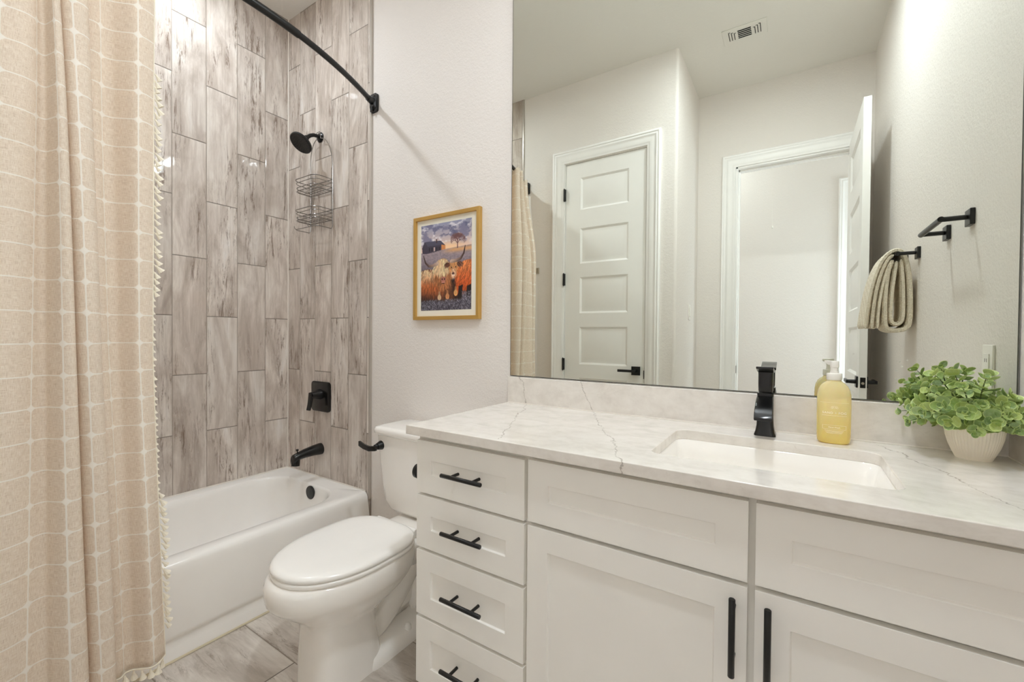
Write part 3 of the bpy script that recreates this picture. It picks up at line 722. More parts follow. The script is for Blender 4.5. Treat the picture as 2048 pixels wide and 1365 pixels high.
# ================================================================ VANITY
van = thing('vanity_cabinet', (2.36, -.28, 0), 'white shaker vanity cabinet with black bar handles under the countertop', 'vanity')
FY = -.5305; FT_ = .0195
VX0, VX1 = 1.660, XR - .002
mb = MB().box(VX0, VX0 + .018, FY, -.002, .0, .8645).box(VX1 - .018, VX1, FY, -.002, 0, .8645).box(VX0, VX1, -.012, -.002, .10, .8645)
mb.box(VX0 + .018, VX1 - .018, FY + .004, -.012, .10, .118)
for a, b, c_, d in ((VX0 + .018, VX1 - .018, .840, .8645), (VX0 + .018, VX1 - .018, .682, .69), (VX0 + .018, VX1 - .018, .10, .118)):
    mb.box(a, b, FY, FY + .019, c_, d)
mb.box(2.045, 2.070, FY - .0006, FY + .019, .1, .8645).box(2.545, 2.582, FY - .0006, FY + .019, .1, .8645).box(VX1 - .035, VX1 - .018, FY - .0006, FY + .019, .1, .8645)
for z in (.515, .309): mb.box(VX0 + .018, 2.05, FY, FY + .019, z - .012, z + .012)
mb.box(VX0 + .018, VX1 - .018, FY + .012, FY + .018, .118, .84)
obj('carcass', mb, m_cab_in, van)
mb = MB().box(VX0 + .0, VX1, FY + .06, FY + .075, 0, .10)
obj('toe_kick', mb, m_cab, van)
def shaker(x0, x1, z0, z1, rail=.0575, rz=None):
    rz = rz or rail
    return weld(panelled(x0, x1, z0, z1, [(x0 + rail, x1 - rail, z0 + rz, z1 - rz)], FY - FT_, .0062, .0022, 0, FT_ - .0012))
def bar_handle(parent, cx, cz, vertical=False, L=.142, cc=.076):
    y0 = FY - FT_; yb = y0 - .031
    m = MB()
    d = (0, 0, 1) if vertical else (1, 0, 0)
    def P(s, y): return (cx + d[0] * s, y, cz + d[2] * s)
    m.tube([P(-L / 2, yb), P(-L / 2 + .001, yb), P(L / 2 - .001, yb), P(L / 2, yb)], [.0052, .006, .006, .0052], 16)
    for s in (-cc / 2, cc / 2): m.cyl(P(s, y0 + (.008 if not vertical else 0)), P(s, yb), .0045, seg=12)
    return tag(obj('handle', m, m_black, parent, angle=50), 'black bar handle')
for (z0, z1, hz) in ((.6900, .8475, .768), (.5230, .6810, .602), (.3170, .5130, .414), (.105, .3070, .207)):
    d = obj('drawer', shaker(1.668, 2.052, z0, z1), m_cab, van, bevel=.0009, smooth=True, angle=20)
    h = bar_handle(d, 1.864, hz); h.location = (0, 0, 0)
for (x0, x1) in ((2.0625, 2.5565), (2.5695, VX1 - .004)):
    obj('false_front', shaker(x0, x1, .6935, .8510), m_cab, van, bevel=.0009, angle=20)
    dd = obj('cabinet_door', shaker(x0, x1, .105, .6830), m_cab, van, bevel=.0009, angle=20)
    h = bar_handle(dd, 2.5335 if x0 < 2.3 else 2.592, .595, True, .150, .096); h.location = (0, 0, 0)

ct = thing('countertop', (2.36, -.29, .8645), 'white quartz vanity countertop with faint grey veins and sink cutout', 'countertop')
SX0, SX1, SY0, SY1 = 2.342, 2.800, -.462, -.150
def slab():
    m = MB(); x0, x1, y0, y1, zb, zt = 1.643, XR - .0005, -.5735, -.0005, .8655, TOPC
    seg = 6; hole = srect((SX0 + SX1) / 2, (SY0 + SY1) / 2, (SX1 - SX0) / 2, (SY1 - SY0) / 2, .032, 0, seg)
    hole = [(p[0], p[1]) for p in hole]
    k = seg + 1
    corners = [(x1, y1), (x0, y1), (x0, y0), (x1, y0)]
    for z, flip in ((zt, False), (zb, True)):
        vs = [(p[0], p[1], z) for p in hole] + [(c[0], c[1], z) for c in corners]
        H0 = len(hole); fs = []
        for q in range(4):
            for j in range(k - 1): fs.append((q * k + j, q * k + j + 1, H0 + q))
            nx = (q + 1) % 4
            fs.append((q * k + k - 1, nx * k, H0 + nx, H0 + q))
        m.add(vs, fs)
    m.loft([[(c[0], c[1], zb) for c in corners], [(c[0], c[1], zt) for c in corners]], False, False)
    m.loft([[(p[0], p[1], zb) for p in hole], [(p[0], p[1], zt) for p in hole]], False, False)
    return weld(m)
obj('slab', slab(), m_quartz, ct, bevel=.002, seg=3, angle=30)
obj('backsplash', MB().box(1.645, XR - .0005, -.0195, -.0005, TOPC, .9985), m_quartz, ct, bevel=.0015)
obj('side_splash', MB().box(XR - .0195, XR - .0005, -.572, -.0195, TOPC, .9985), m_quartz, ct, bevel=.0015)
obj('caulk_line', MB().tube([(1.648, -.0215, TOPC + .001), (XR - .021, -.0215, TOPC + .001), (XR - .0215, -.57, TOPC + .001)], .0022, 6), m_caulk, ct)
sk = thing('sink', (2.571, -.306, .72), 'white rectangular undermount sink basin set in the countertop', 'sink')
def sr(ins, z, r): return srect((SX0 + SX1) / 2, (SY0 + SY1) / 2, (SX1 - SX0) / 2 - ins, (SY1 - SY0) / 2 - ins, r, z, 6)
obj('basin', MB().loft([sr(-.018, .8648, .04), sr(-.003, .8648, .034), sr(.000, .862, .034), sr(.006, .83, .036), sr(.016, .76, .04), sr(.028, .738, .045), sr(.05, .730, .05), sr(.12, .727, .03)], False, True), m_porc, sk, angle=60, solid=.004)
obj('drain', MB().lathe([(0, 0), (.022, 0), (.022, .002), (.017, .004), (0, .004)], (2.571, -.30, .7285), 22, cap=False), m_black, sk)

# ================================================================ WALL MIRROR
mir = tag(obj('wall_mirror', MB().box(1.6485, XR - .003, -.0065, -.0012, 1.0015, 2.66), m_mirror_edge, smooth=False), 'large frameless wall mirror above the vanity backsplash', 'mirror')
mp = MB(); mp.add([(1.6505, -.0067, 1.0035), (XR - .0055, -.0067, 1.0035), (XR - .0055, -.0067, 2.658), (1.6505, -.0067, 2.658)], [(0, 1, 2, 3)])
g = obj('mirror_glass', mp, m_mirror, None, smooth=False); g.parent = mir

# ================================================================ FAUCET
fc = thing('faucet', (2.562, -.087, TOPC), 'matte black single-handle sink faucet on the countertop', 'faucet')
fx, fy = 2.562, -.087
def fr_(z, hx, hy, r=.008, dx=0, dy=0): return srect(fx + dx, fy + dy, hx, hy, r, z, 5)
obj('body', MB().loft([fr_(TOPC, .0265, .026), fr_(TOPC + .003, .0265, .026), fr_(TOPC + .012, .0235, .0235), fr_(TOPC + .028, .0208, .021), fr_(TOPC + .05, .0198, .020), fr_(.965, .0198, .020), fr_(1.000, .0200, .0205), fr_(1.012, .0200, .0205)]), m_blackg, fc, angle=40)
# spout: open trough dipping toward the basin
spr = []
for y, z, hx, th in ((-.075, .990, .0200, .022), (-.105, .9935, .0200, .022), (-.130, .991, .0203, .020), (-.155, .984, .0208, .017), (-.180, .973, .0212, .013), (-.198, .961, .0213, .009), (-.206, .953, .0213, .0075)):
    spr.append([(fx - hx, y, z + th / 2), (fx - hx, y, z - th / 2), (fx + hx, y, z - th / 2), (fx + hx, y, z + th / 2)])
obj('spout', MB().loft(spr), m_blackg, fc, bevel=.002, angle=50)
hdm = MB().loft([fr_(1.0135, .0165, .017, .01), fr_(1.018, .0178, .018, .01), fr_(1.040, .0180, .0185, .009), fr_(1.063, .0180, .0185, .008), fr_(1.070, .0182, .019, .006)])
obj('handle_hub', hdm, m_blackg, fc, angle=40)
hl = MB().loft([[(fx - .0205, y, z), (fx + .0205, y, z), (fx + .0205, y, z + t), (fx - .0205, y, z + t)] for y, z, t in ((-.060, 1.067, .008), (-.09, 1.069, .009), (-.12, 1.074, .009), (-.150, 1.081, .007), (-.156, 1.082, .006))])
obj('handle_lever', hl, m_blackg, fc, bevel=.0012, angle=40)

# ================================================================ SOAP BOTTLE
sb = thing('soap_bottle', (2.716, -.088, TOPC), 'clear bottle of yellow hand soap with a white pump beside the faucet', 'soap bottle')
def soapmat():
    t = NT('yellow_soap_plastic'); t.set('Base Color', rgb(248, 232, 160)); t.set('Roughness', .12)
    t.set('Transmission Weight', .45); t.set('IOR', 1.35); t.set('Subsurface Weight', .35); t.set('Subsurface Radius', (.03, .02, .008)); t.set('Subsurface Scale', .6)
    t.set('Coat Weight', .5); t.set('Coat Roughness', .05)
    sp = t.n('ShaderNodeSeparateXYZ', ins={0: t.pos()})
    t.set('Base Color', t.mix(t.n('ShaderNodeMapRange', ins={0: t.math('ADD', sp.outputs[2], t.math('MULTIPLY', t.noise(t.pos(), 30, 3), .02)), 1: .9, 2: 1.05}).outputs[0], rgb(255, 232, 136), rgb(255, 242, 192)))
    return t.m
m_soap = soapmat()
bx_, by_ = 2.716, -.088
def bel(z, hx, hy, k=2.6):
    pts = []
    for j in range(40):
        a = 2 * PI * j / 40; c, s = math.cos(a), math.sin(a)
        pts.append((bx_ + hx * math.copysign(abs(c) ** (2 / k), c), by_ + hy * math.copysign(abs(s) ** (2 / k), s), z))
    return pts
Z0 = TOPC + .0005
obj('bottle_body', MB().loft([bel(Z0, .029, .018), bel(Z0 + .002, .033, .0215), bel(Z0 + .006, .0352, .0232), bel(Z0 + .02, .0362, .0238), bel(.97, .0366, .0240), bel(1.005, .0366, .0240), bel(1.020, .0358, .0237), bel(1.032, .0335, .0228, 2.4), bel(1.042, .0290, .021, 2.2), bel(1.049, .0230, .019, 2.1), bel(1.053, .0175, .0165, 2), bel(1.056, .0150, .0150, 2), bel(1.062, .0148, .0148, 2)]), m_soap, sb, angle=60)
obj('pump_collar', MB().lathe([(.0160, 1.0575), (.0168, 1.059), (.0168, 1.073), (.0160, 1.0745), (.0095, 1.0755), (.0090, 1.080), (.0075, 1.081), (0, 1.081)], (bx_, by_, 0), 32, cap=False), m_white, sb)
pm = MB().cyl((bx_, by_, 1.08), (bx_, by_, 1.090), .0085, seg=24).lathe([(0, 1.0895), (.0092, 1.0895), (.0096, 1.092), (.0096, 1.104), (.0082, 1.107), (0, 1.1075)], (bx_, by_, 0), 24, cap=False)
nd = Vector((-.42, 1, 0)).normalized(); sd = Vector((nd.y, -nd.x, 0))
o_ = Vector((bx_, by_, 0))
pm.loft([[tuple(o_ + nd * a + sd * w_ + Vector((0, 0, zz))) for w_, zz in ((-.0055, z0), (.0055, z0), (.0050, 1.1065), (-.0050, 1.1065))] for a, z0 in ((.004, 1.0945), (.02, 1.0955), (.034, 1.0995), (.040, 1.102))])
obj('pump_head', pm, m_white, sb, bevel=.0008, angle=40)
m_label = simple('white_print', rgb(255, 252, 240), .4)
def text_mesh(name, body, size, loc, parent, mat, extr=.0002, sx=1.0, spacing=1.0):
    cu = bpy.data.curves.new(name, 'FONT'); cu.body = body; cu.size = size; cu.align_x = 'CENTER'; cu.align_y = 'CENTER'; cu.extrude = extr; cu.space_character = spacing
    tmp = bpy.data.objects.new(name, cu); C.objects.link(tmp)
    dg = bpy.context.evaluated_depsgraph_get(); me = bpy.data.meshes.new_from_object(tmp.evaluated_get(dg))
    bpy.data.objects.remove(tmp); me.materials.clear(); me.materials.append(mat)
    R_ = Matrix.Rotation(PI / 2, 4, 'X')
    me.transform(Matrix.Translation(loc) @ R_ @ Matrix.Diagonal((sx, 1, 1, 1)))
    o = bpy.data.objects.new(name, me); C.objects.link(o); o.parent = parent; o.location = -parent.location
    return o
ylab = by_ - .0242
def bend_to_bottle(o):
    for v in o.data.vertices:
        u = min(.999, abs(v.co.x - bx_) / .0364); s = (1 - u ** 2.6) ** (1 / 2.6)
        v.co.y = by_ - .0240 * s - .0003 - (.0002 if v.co.y < ylab else 0)
for nm, body, sz, z_, spc in (('label_text', 'SAND + FOG', .0078, .9735, 1.15), ('label_subtitle', 'Hand Wash', .0052, .9365, 1.0), ('label_small_print', 'gently cleansing', .0030, .9265, 1.0)):
    if nm == 'label_small_print': continue
    bend_to_bottle(text_mesh(nm, body, sz, (bx_, ylab, z_), sb, m_label, spacing=spc))
lb = MB()
def hline(x0, x1, z, t=.0006):
    for k in range(16):
        a, b = x0 + (x1 - x0) * k / 16, x0 + (x1 - x0) * (k + 1) / 16
        lb.box(a, b, ylab - .0002, ylab, z, z + t)
hline(bx_ - .030, bx_ + .030, 1.000, .0003); hline(bx_ - .026, bx_ + .026, .9665, .0005)
hline(bx_ - .024, bx_ + .024, .9415, .0004); hline(bx_ - .024, bx_ + .024, .9315, .0004)
lb.box(bx_ - .0244, bx_ - .024, ylab - .0002, ylab, .9315, .9419); lb.box(bx_ + .024, bx_ + .0244, ylab - .0002, ylab, .9315, .9419)
hline(bx_ - .020, bx_ + .020, .9275, .0006); hline(bx_ - .018, bx_ + .018, .9245, .0006); hline(bx_ - .016, bx_ + .016, .9215, .0006)
# small emblem of five overlapping petals above the name
for k in range(5):
    a = PI / 2 + (k - 2) * .62
    for j in range(12):
        t1, t2 = 2 * PI * j / 12, 2 * PI * (j + 1) / 12
        c = (bx_ + .0040 * math.cos(a) * 1.5, .9865 + .0040 * math.sin(a) * .6)
        p = [(c[0] + .0022 * math.cos(t) * (1 if i_ == 0 else .86), c[1] + .0028 * math.sin(t) * (1 if i_ == 0 else .86)) for t, i_ in ((t1, 0), (t2, 0), (t2, 1), (t1, 1))]
        lb.add([(q[0], ylab, q[1]) for q in p], [(0, 1, 2, 3)])
lo = obj('label_lines', lb, m_label, sb, smooth=False); bend_to_bottle(lo)

# ================================================================ POTTED PLANT
pl = thing('potted_plant', (2.976, -.088, TOPC), 'green leafy artificial plant in a ribbed cream pot at the counter corner', 'potted plant')
px_, py_ = 2.975, -.084
m_pot = simple('cream_ceramic', rgb(243, 234, 220), .55)
pot = MB(); rings = []
for h, r, rib in ((0, .0300, 0), (.003, .0315, 0), (.012, .0355, .4), (.030, .0425, 1), (.050, .0475, 1), (.070, .0502, 1), (.086, .0512, 1), (.0905, .0515, .3), (.0935, .0515, 0), (.0935, .0490, 0), (.082, .0480, 0)):
    ring = []
    for k in range(384):
        a = 2 * PI * k / 384; rr_ = r - rib * .0016 * (1 - abs(math.cos(a * 24)))
        ring.append((px_ + rr_ * math.cos(a), py_ + rr_ * math.sin(a), TOPC + h))
    rings.append(ring)
pot.loft(rings, True, False)
obj('pot', pot, m_pot, pl, angle=50)
obj('soil', MB().lathe([(.0, .082), (.0482, .082)], (px_, py_, TOPC), 30, cap=False), m_soil, pl)
def leafmat():
    t = NT('waxy_green_leaf')
    uvn = t.n('ShaderNodeSeparateXYZ', ins={0: t.uv()})
    rnd = t.n('ShaderNodeNewGeometry').outputs['Random Per Island']
    c = t.ramp(rnd, [(.0, rgb(104, 134, 84)), (.35, rgb(142, 168, 92)), (.7, rgb(184, 200, 116)), (1, rgb(146, 172, 126))])
    rim = t.n('ShaderNodeMapRange', ins={0: uvn.outputs[0], 1: .86, 2: .98}).outputs[0]
    vein = t.n('ShaderNodeMapRange', ins={0: t.noise(t.objc(), 160, 4, .6), 1: .45, 2: .7, 3: 0, 4: .35}).outputs[0]
    c = t.mix(vein, c, rgb(206, 220, 184)); c = t.mix(t.math('MULTIPLY', rim, .95), c, rgb(222, 234, 160))
    t.set('Base Color', c); t.set('Roughness', .42)
    tr = t.n('ShaderNodeBsdfTranslucent', ins={0: rgb(196, 216, 130)}); mx = t.n('ShaderNodeMixShader', ins={0: .10})
    t.t.links.new(t.b.outputs[0], mx.inputs[1]); t.t.links.new(tr.outputs[0], mx.inputs[2]); t.t.links.new(mx.outputs[0], t.out.inputs[0])
    return t.m
lf = MB(); lf.uv = []; st_ = MB()
def leaf(base, d, nrm, r):
    d = d.normalized(); nrm = (nrm - d * nrm.dot(d)).normalized(); s = d.cross(nrm)
    o = len(lf.v); N = 12
    c = base + d * r
    lf.v.append(tuple(c - nrm * r * .16)); lf.uv.append((0, 0))
    for ring, lift in ((.62, -.05), (1.0, .10)):
        for k in range(N):
            a = 2 * PI * k / N
            ca, sa = math.cos(a), math.sin(a)
            w_ = 1 - .12 * (ca < -.5)
            p = c + d * (ca * r * ring) + s * (sa * r * ring * .98 * w_) + nrm * (r * lift * 1.6 + r * .07 * math.sin(3 * a + r * 900) * ring)
            if p.x > XR - .022: p.x = XR - .022 - random.uniform(0, .004)
            if p.y > -.026: p.y = -.026 - random.uniform(0, .004)
            lf.v.append(tuple(p)); lf.uv.append((ring, 0))
    for k in range(N):
        k2 = (k + 1) % N
        lf.f.append((o, o + 1 + k, o + 1 + k2)); lf.f.append((o + 1 + k, o + 1 + N + k, o + 1 + N + k2, o + 1 + k2)); lf.mi += [0, 0]
rg_ = random.Random(11)
NS = 52
for k in range(NS):
    a = k * 2.39996; q = math.sqrt((k + .5) / NS)
    el = PI / 2 * (1 - q * 1.12)        # tilt from straight up to slightly drooping
    dr = Vector((math.cos(a) * math.cos(el), math.sin(a) * math.cos(el), math.sin(el)))
    root_ = Vector((px_, py_, TOPC + .080)) + Vector((math.cos(a), math.sin(a), 0)) * .028 * q
    L = rg_.uniform(.080, .108) * (1.0 + .28 * max(0, math.sin(el)) ** 2) * (1 if q > .5 else .95)
    if dr.x > .3: L *= .80
    if dr.y > .3: L *= .66
    pts = [root_]
    for j in range(1, 8):
        t = j / 7
        p = root_ + dr * L * t + Vector((0, 0, .022 * t * (1 - t) * 2 + (.012 * t if el < .3 else 0)))
        p.x = min(p.x, XR - .036); p.y = min(p.y, -.036); pts.append(p)
    st_.tube(pts, [.0013] * 6 + [.0009, .0006], 5)
    tw_ = rg_.uniform(0, PI)
    small = rg_.random() < .28
    for j in range(2, 8):
        d = (pts[j] - pts[j - 1]).normalized() if (pts[j] - pts[j - 1]).length > 1e-5 else dr
        aa = tw_ + j * PI / 2; x = d.orthogonal().normalized(); y = d.cross(x)
        r = (.0178 - .0014 * (j - 2)) * rg_.uniform(.85, 1.12) * (.72 if small else 1)
        for sgn in (1, -1):
            side = (x * math.cos(aa) + y * math.sin(aa)) * sgn
            lean = .35 + .14 * (j - 2)
            leaf(pts[j], side + d * lean * .8, d - side * lean * .5, r)
    for m_ in range(3):
        aa = tw_ + m_ * 2.1; side = x * math.cos(aa) + y * math.sin(aa); leaf(pts[7], side + d * 1.3, d - side * .9, .0062 * (.8 if small else 1))
fo = obj('foliage', lf, leafmat(), pl, angle=180)
obj('stems', st_, simple('green_stem', rgb(80, 92, 50), .6), pl)

# ================================================================ PICTURE
pic = thing('picture_frame', (1.297, -.02, 1.237), 'gold-framed print of highland cattle on the wall above the toilet', 'picture')
PX0, PX1, PZ0, PZ1 = 1.098, 1.494, 1.237, 1.7215
fw_ = .0165
rings = []
for o, y in ((0, -.001), (0, -.021), (.001, -.022), (fw_ - .001, -.022), (fw_, -.021), (fw_, -.008)):
    rings.append([(PX0 + o, y, PZ0 + o), (PX1 - o, y, PZ0 + o), (PX1 - o, y, PZ1 - o), (PX0 + o, y, PZ1 - o)])
obj('frame', MB().loft(rings, True, False), m_gold, pic, angle=30)
obj('mat_board', MB().box(PX0 + fw_ - .001, PX1 - fw_ + .001, -.0105, -.0075, PZ0 + fw_ - .001, PZ1 - fw_ + .001), m_mat, pic, smooth=False)
# the printed photograph, painted cell by cell as a vertex colour print
QX0, QX1, QZ0, QZ1 = 1.141, 1.445, 1.281, 1.6805
NW, NH = 200, 264
img = np.zeros((NH, NW, 3))
rs = np.random.RandomState(5)
YY, XX = np.mgrid[0:NH, 0:NW]; U = (XX + .5) / NW; V = (YY + .5) / NH      # V = 0 at the top
def vnoise(fx_, fy_, seed, octv=4):
    r = np.random.RandomState(seed); out = np.zeros((NH, NW)); amp = 1; tot = 0
    for o in range(octv):
        gx, gy = int(fx_ * 2 ** o) + 2, int(fy_ * 2 ** o) + 2
        g_ = r.rand(gy + 1, gx + 1); x = U * (gx - 1); y = V * (gy - 1); xi = x.astype(int); yi = y.astype(int); tx = x - xi; ty = y - yi
        tx = tx * tx * (3 - 2 * tx); ty = ty * ty * (3 - 2 * ty)
        out += amp * ((g_[yi, xi] * (1 - tx) + g_[yi, xi + 1] * tx) * (1 - ty) + (g_[yi + 1, xi] * (1 - tx) + g_[yi + 1, xi + 1] * tx) * ty); tot += amp; amp *= .55
    return out / tot
def blend(m, c):
    m = np.clip(m, 0, 1)[..., None]; c = np.array(c, float); img[:] = img * (1 - m) + c * m
def ss(a, b, x): t = np.clip((x - a) / (b - a), 0, 1); return t * t * (3 - 2 * t)
def poly(pts):
    m = np.zeros((NH, NW), bool); n_ = len(pts); j = n_ - 1
    for i in range(n_):
        xi, yi = pts[i]; xj, yj = pts[j]
        if yi != yj: m ^= ((yi > V) != (yj > V)) & (U < (xj - xi) * (V - yi) / (yj - yi) + xi)
        j = i
    return m.astype(float)
def ell(cx, cy, rx, ry, soft=.12): return 1 - ss(1 - soft, 1 + soft, np.hypot((U - cx) / rx, (V - cy) / ry))
def line(x0, y0, x1, y1, w0, w1, col, al=1.0):
    """tapered stroke, u and v in print widths / heights, w in print widths"""
    X0, Y0_, X1, Y1_ = x0 * NW, y0 * NH, x1 * NW, y1 * NH; pad = max(w0, w1) * NW + 2
    a0, a1 = int(max(0, min(X0, X1) - pad)), int(min(NW, max(X0, X1) + pad + 1)); b0, b1 = int(max(0, min(Y0_, Y1_) - pad)), int(min(NH, max(Y0_, Y1_) + pad + 1))
    if a1 <= a0 or b1 <= b0: return
    x = XX[b0:b1, a0:a1] + .5; y = YY[b0:b1, a0:a1] + .5; dx, dy = X1 - X0, Y1_ - Y0_
    t = np.clip(((x - X0) * dx + (y - Y0_) * dy) / (dx * dx + dy * dy + 1e-9), 0, 1)
    d = np.hypot(x - X0 - t * dx, y - Y0_ - t * dy); wd = (w0 + (w1 - w0) * t) * NW
    m = (np.clip(wd + .5 - d, 0, 1) * al)[..., None]
    img[b0:b1, a0:a1] = img[b0:b1, a0:a1] * (1 - m) + np.array(col, float) * m
def fur(region, n, ang, ln, w, pal, al=.8, spread=.35):
    """short strokes inside region(u, v) -> bool; ang(u, v) in radians, 0 = right, pi/2 = down; pal(u, v) -> base colour"""
    k = 0
    while k < n:
        u, v = rs.rand(), rs.rand()
        if not region(u, v): continue
        k += 1; a = ang(u, v) + rs.uniform(-spread, spread); l = ln * rs.uniform(.6, 1.3)
        c = np.clip(np.array(pal(u, v), float) * rs.uniform(.62, 1.32), 0, 255)
        line(u, v, u + math.cos(a) * l, v + math.sin(a) * l / 1.32, w, w * .4, c, al)
def ine(u, v, cx, cy, rx, ry): return ((u - cx) / rx) ** 2 + ((v - cy) / ry) ** 2 < 1
def lerp3(a, b, t): t = max(0, min(1, t)); return [p * (1 - t) + q * t for p, q in zip(a, b)]
# sky
img[:] = np.array((146, 150, 178.)) + (np.array((238, 206, 190.)) - np.array((146, 150, 178.))) * np.clip(V / .31, 0, 1)[..., None]
n1, n2 = vnoise(5, 14, 1), vnoise(7, 18, 2)
blend(ss(.46, .60, n1) * (1 - ss(.20, .28, V)) * .75, (112, 112, 142)); blend(ss(.50, .64, n2) * (1 - ss(.22, .30, V)) * .85, (232, 228, 232)); blend(ss(.58, .72, vnoise(9, 20, 6)) * (1 - ss(.16, .24, V)) * .7, (92, 94, 126))
blend(np.exp(-((U - .56) / .30) ** 2 - ((V - .285) / .05) ** 2) * .85, (255, 212, 160))
# field
gn = vnoise(34, 70, 3); fe = ss(.300, .312, V + (U - .5) * .03)
blend(fe, np.stack([120 + 64 * gn, 112 + 52 * gn, 122 + 48 * gn], -1)); blend(fe * np.exp(-((V - .325) / .028) ** 2) * ss(.35, .7, U) * .85, (226, 168, 112)); blend(ss(.38, .56, V) * .55, (76, 70, 84))
# barn
blend(poly([(.02, .262), (.07, .195), (.41, .205), (.50, .262), (.50, .305), (.14, .335), (.03, .33)]), (70, 64, 80)); blend(poly([(.08, .192), (.40, .202), (.47, .250), (.14, .252)]), (82, 80, 100))
blend(poly([(.42, .25), (.50, .262), (.50, .305), (.42, .312)]), (214, 140, 84)); blend(poly([(.31, .178), (.335, .178), (.335, .225), (.31, .225)]), (78, 56, 56))
for k in range(5): blend(poly([(.165 + k * .05, .268), (.190 + k * .05, .268), (.190 + k * .05, .312), (.165 + k * .05, .315)]), (206, 180, 176) if k == 2 else (44, 36, 46))
# bare tree
def tree(x, y, a, l, w_, dep):
    x2, y2 = x + math.cos(a) * l, y - math.sin(a) * l / 1.32
    line(x, y, x2, y2, w_, w_ * .7, (112, 76, 76), .9 if dep > 1 else .6)
    if dep > 0:
        for da in (-.62, -.2, .2, .62): tree(x2, y2, a + da + rs.uniform(-.18, .18), l * rs.uniform(.66, .86), w_ * .6, dep - 1)
tree(.735, .305, PI / 2, .062, .011, 5)
# big cow body
tan, oran, dark, blond = (206, 158, 118), (186, 100, 54), (52, 32, 28), (232, 194, 152)
blend(ell(.14, .735, .36, .215, .05), (120, 72, 48)); blend(ell(.60, .80, .22, .15), (44, 28, 26)); blend(ell(.42, .80, .2, .12), (60, 36, 30))
def pb(u, v): return lerp3(lerp3(blond, tan, (v - .53) / .08), lerp3(oran, dark, (v - .74) / .14 + (.2 - u) * .6), (v - .60) / .10)
fur(lambda u, v: ine(u, v, .14, .735, .36, .215), 1500, lambda u, v: 1.9 - u * 1.2, .075, .006, pb)
fur(lambda u, v: .30 < u < .74 and .68 < v < .92, 800, lambda u, v: 1.57, .09, .006, lambda u, v: lerp3((128, 78, 50), dark, abs(u - .55) * 6) if u > .46 else lerp3(oran, dark, (v - .7) / .2))
# calf body behind
blend(ell(.95, .62, .25, .165, .05), (206, 104, 52)); blend(poly([(.74, .60), (.86, .62), (.84, .86), (.74, .80)]), (188, 96, 52))
fur(lambda u, v: ine(u, v, .95, .62, .25, .17) or (.72 < u < .86 and .58 < v < .80), 900, lambda u, v: 1.9 + (u - .8), .06, .006, lambda u, v: lerp3((238, 140, 84), (190, 84, 38), (v - .47) / .22))
blend(poly([(.76, .74), (.84, .72), (.82, .94), (.74, .94)]), (36, 26, 26)); blend(poly([(.92, .74), (1, .72), (1, .82), (.94, .88), (.90, .86)]), (38, 28, 28))
# heads
blend(ell(.455, .56, .15, .15, .06), (150, 96, 62)); blend(ell(.46, .63, .10, .085), (120, 70, 50))
fur(lambda u, v: ine(u, v, .455, .57, .155, .16), 900, lambda u, v: 1.57 + (.455 - u) * 2.2, .085, .006, lambda u, v: lerp3(blond, (176, 112, 70), (v - .50) / .12 + abs(u - .45) * 1.6))
fur(lambda u, v: ine(u, v, .44, .475, .13, .06), 380, lambda u, v: 1.57 + (.45 - u) * 3, .12, .007, lambda u, v: blond)
blend(ell(.462, .648, .052, .030), (176, 112, 98)); blend(ell(.440, .646, .013, .009), (44, 26, 24)); blend(ell(.486, .646, .013, .009), (44, 26, 24)); blend(ell(.462, .682, .040, .010), (196, 132, 116)); blend(ell(.462, .694, .030, .006), (70, 38, 34))
blend(ell(.655, .515, .085, .075), (176, 108, 66)); blend(ell(.655, .585, .052, .052), (200, 140, 100))
fur(lambda u, v: ine(u, v, .655, .50, .09, .07), 260, lambda u, v: 1.57, .05, .005, lambda u, v: (214, 150, 96)); fur(lambda u, v: ine(u, v, .66, .58, .05, .05), 120, lambda u, v: 1.57, .04, .005, lambda u, v: (228, 176, 140))
blend(ell(.655, .590, .026, .014), (96, 62, 58)); blend(ell(.66, .612, .026, .010), (240, 214, 196)); blend(ell(.700, .520, .012, .008), (30, 20, 20)); blend(ell(.625, .522, .010, .008), (30, 20, 20))
blend(ell(.775, .487, .048, .026), (64, 42, 40)); blend(ell(.545, .487, .045, .024), (62, 38, 36))
fur(lambda u, v: ine(u, v, .775, .487, .05, .03), 60, lambda u, v: .6, .04, .004, lambda u, v: (120, 78, 60)); fur(lambda u, v: ine(u, v, .545, .487, .05, .028), 60, lambda u, v: 2.4, .04, .004, lambda u, v: (110, 66, 50))
# horns
for P_ in ([(.34, .462), (.25, .482), (.165, .482), (.095, .440), (.052, .355)], [(.62, .452), (.72, .448), (.80, .430), (.855, .375), (.880, .295)]):
    Q = []
    for i in range(len(P_) - 1):
        for k in range(6): Q.append((P_[i][0] + (P_[i + 1][0] - P_[i][0]) * k / 6, P_[i][1] + (P_[i + 1][1] - P_[i][1]) * k / 6))
    Q.append(P_[-1]); m_ = len(Q) - 1
    for k in range(m_):
        f0 = k / m_; wd = .024 * (1 - f0) ** .7 + .004; c0 = lerp3((206, 176, 158), (70, 48, 46), f0 * 1.2)
        line(*Q[k], *Q[k + 1], wd, wd * .95, c0); line(Q[k][0], Q[k][1] + wd * .35, Q[k + 1][0], Q[k + 1][1] + wd * .35, wd * .45, wd * .4, [c * .5 for c in c0], .8)
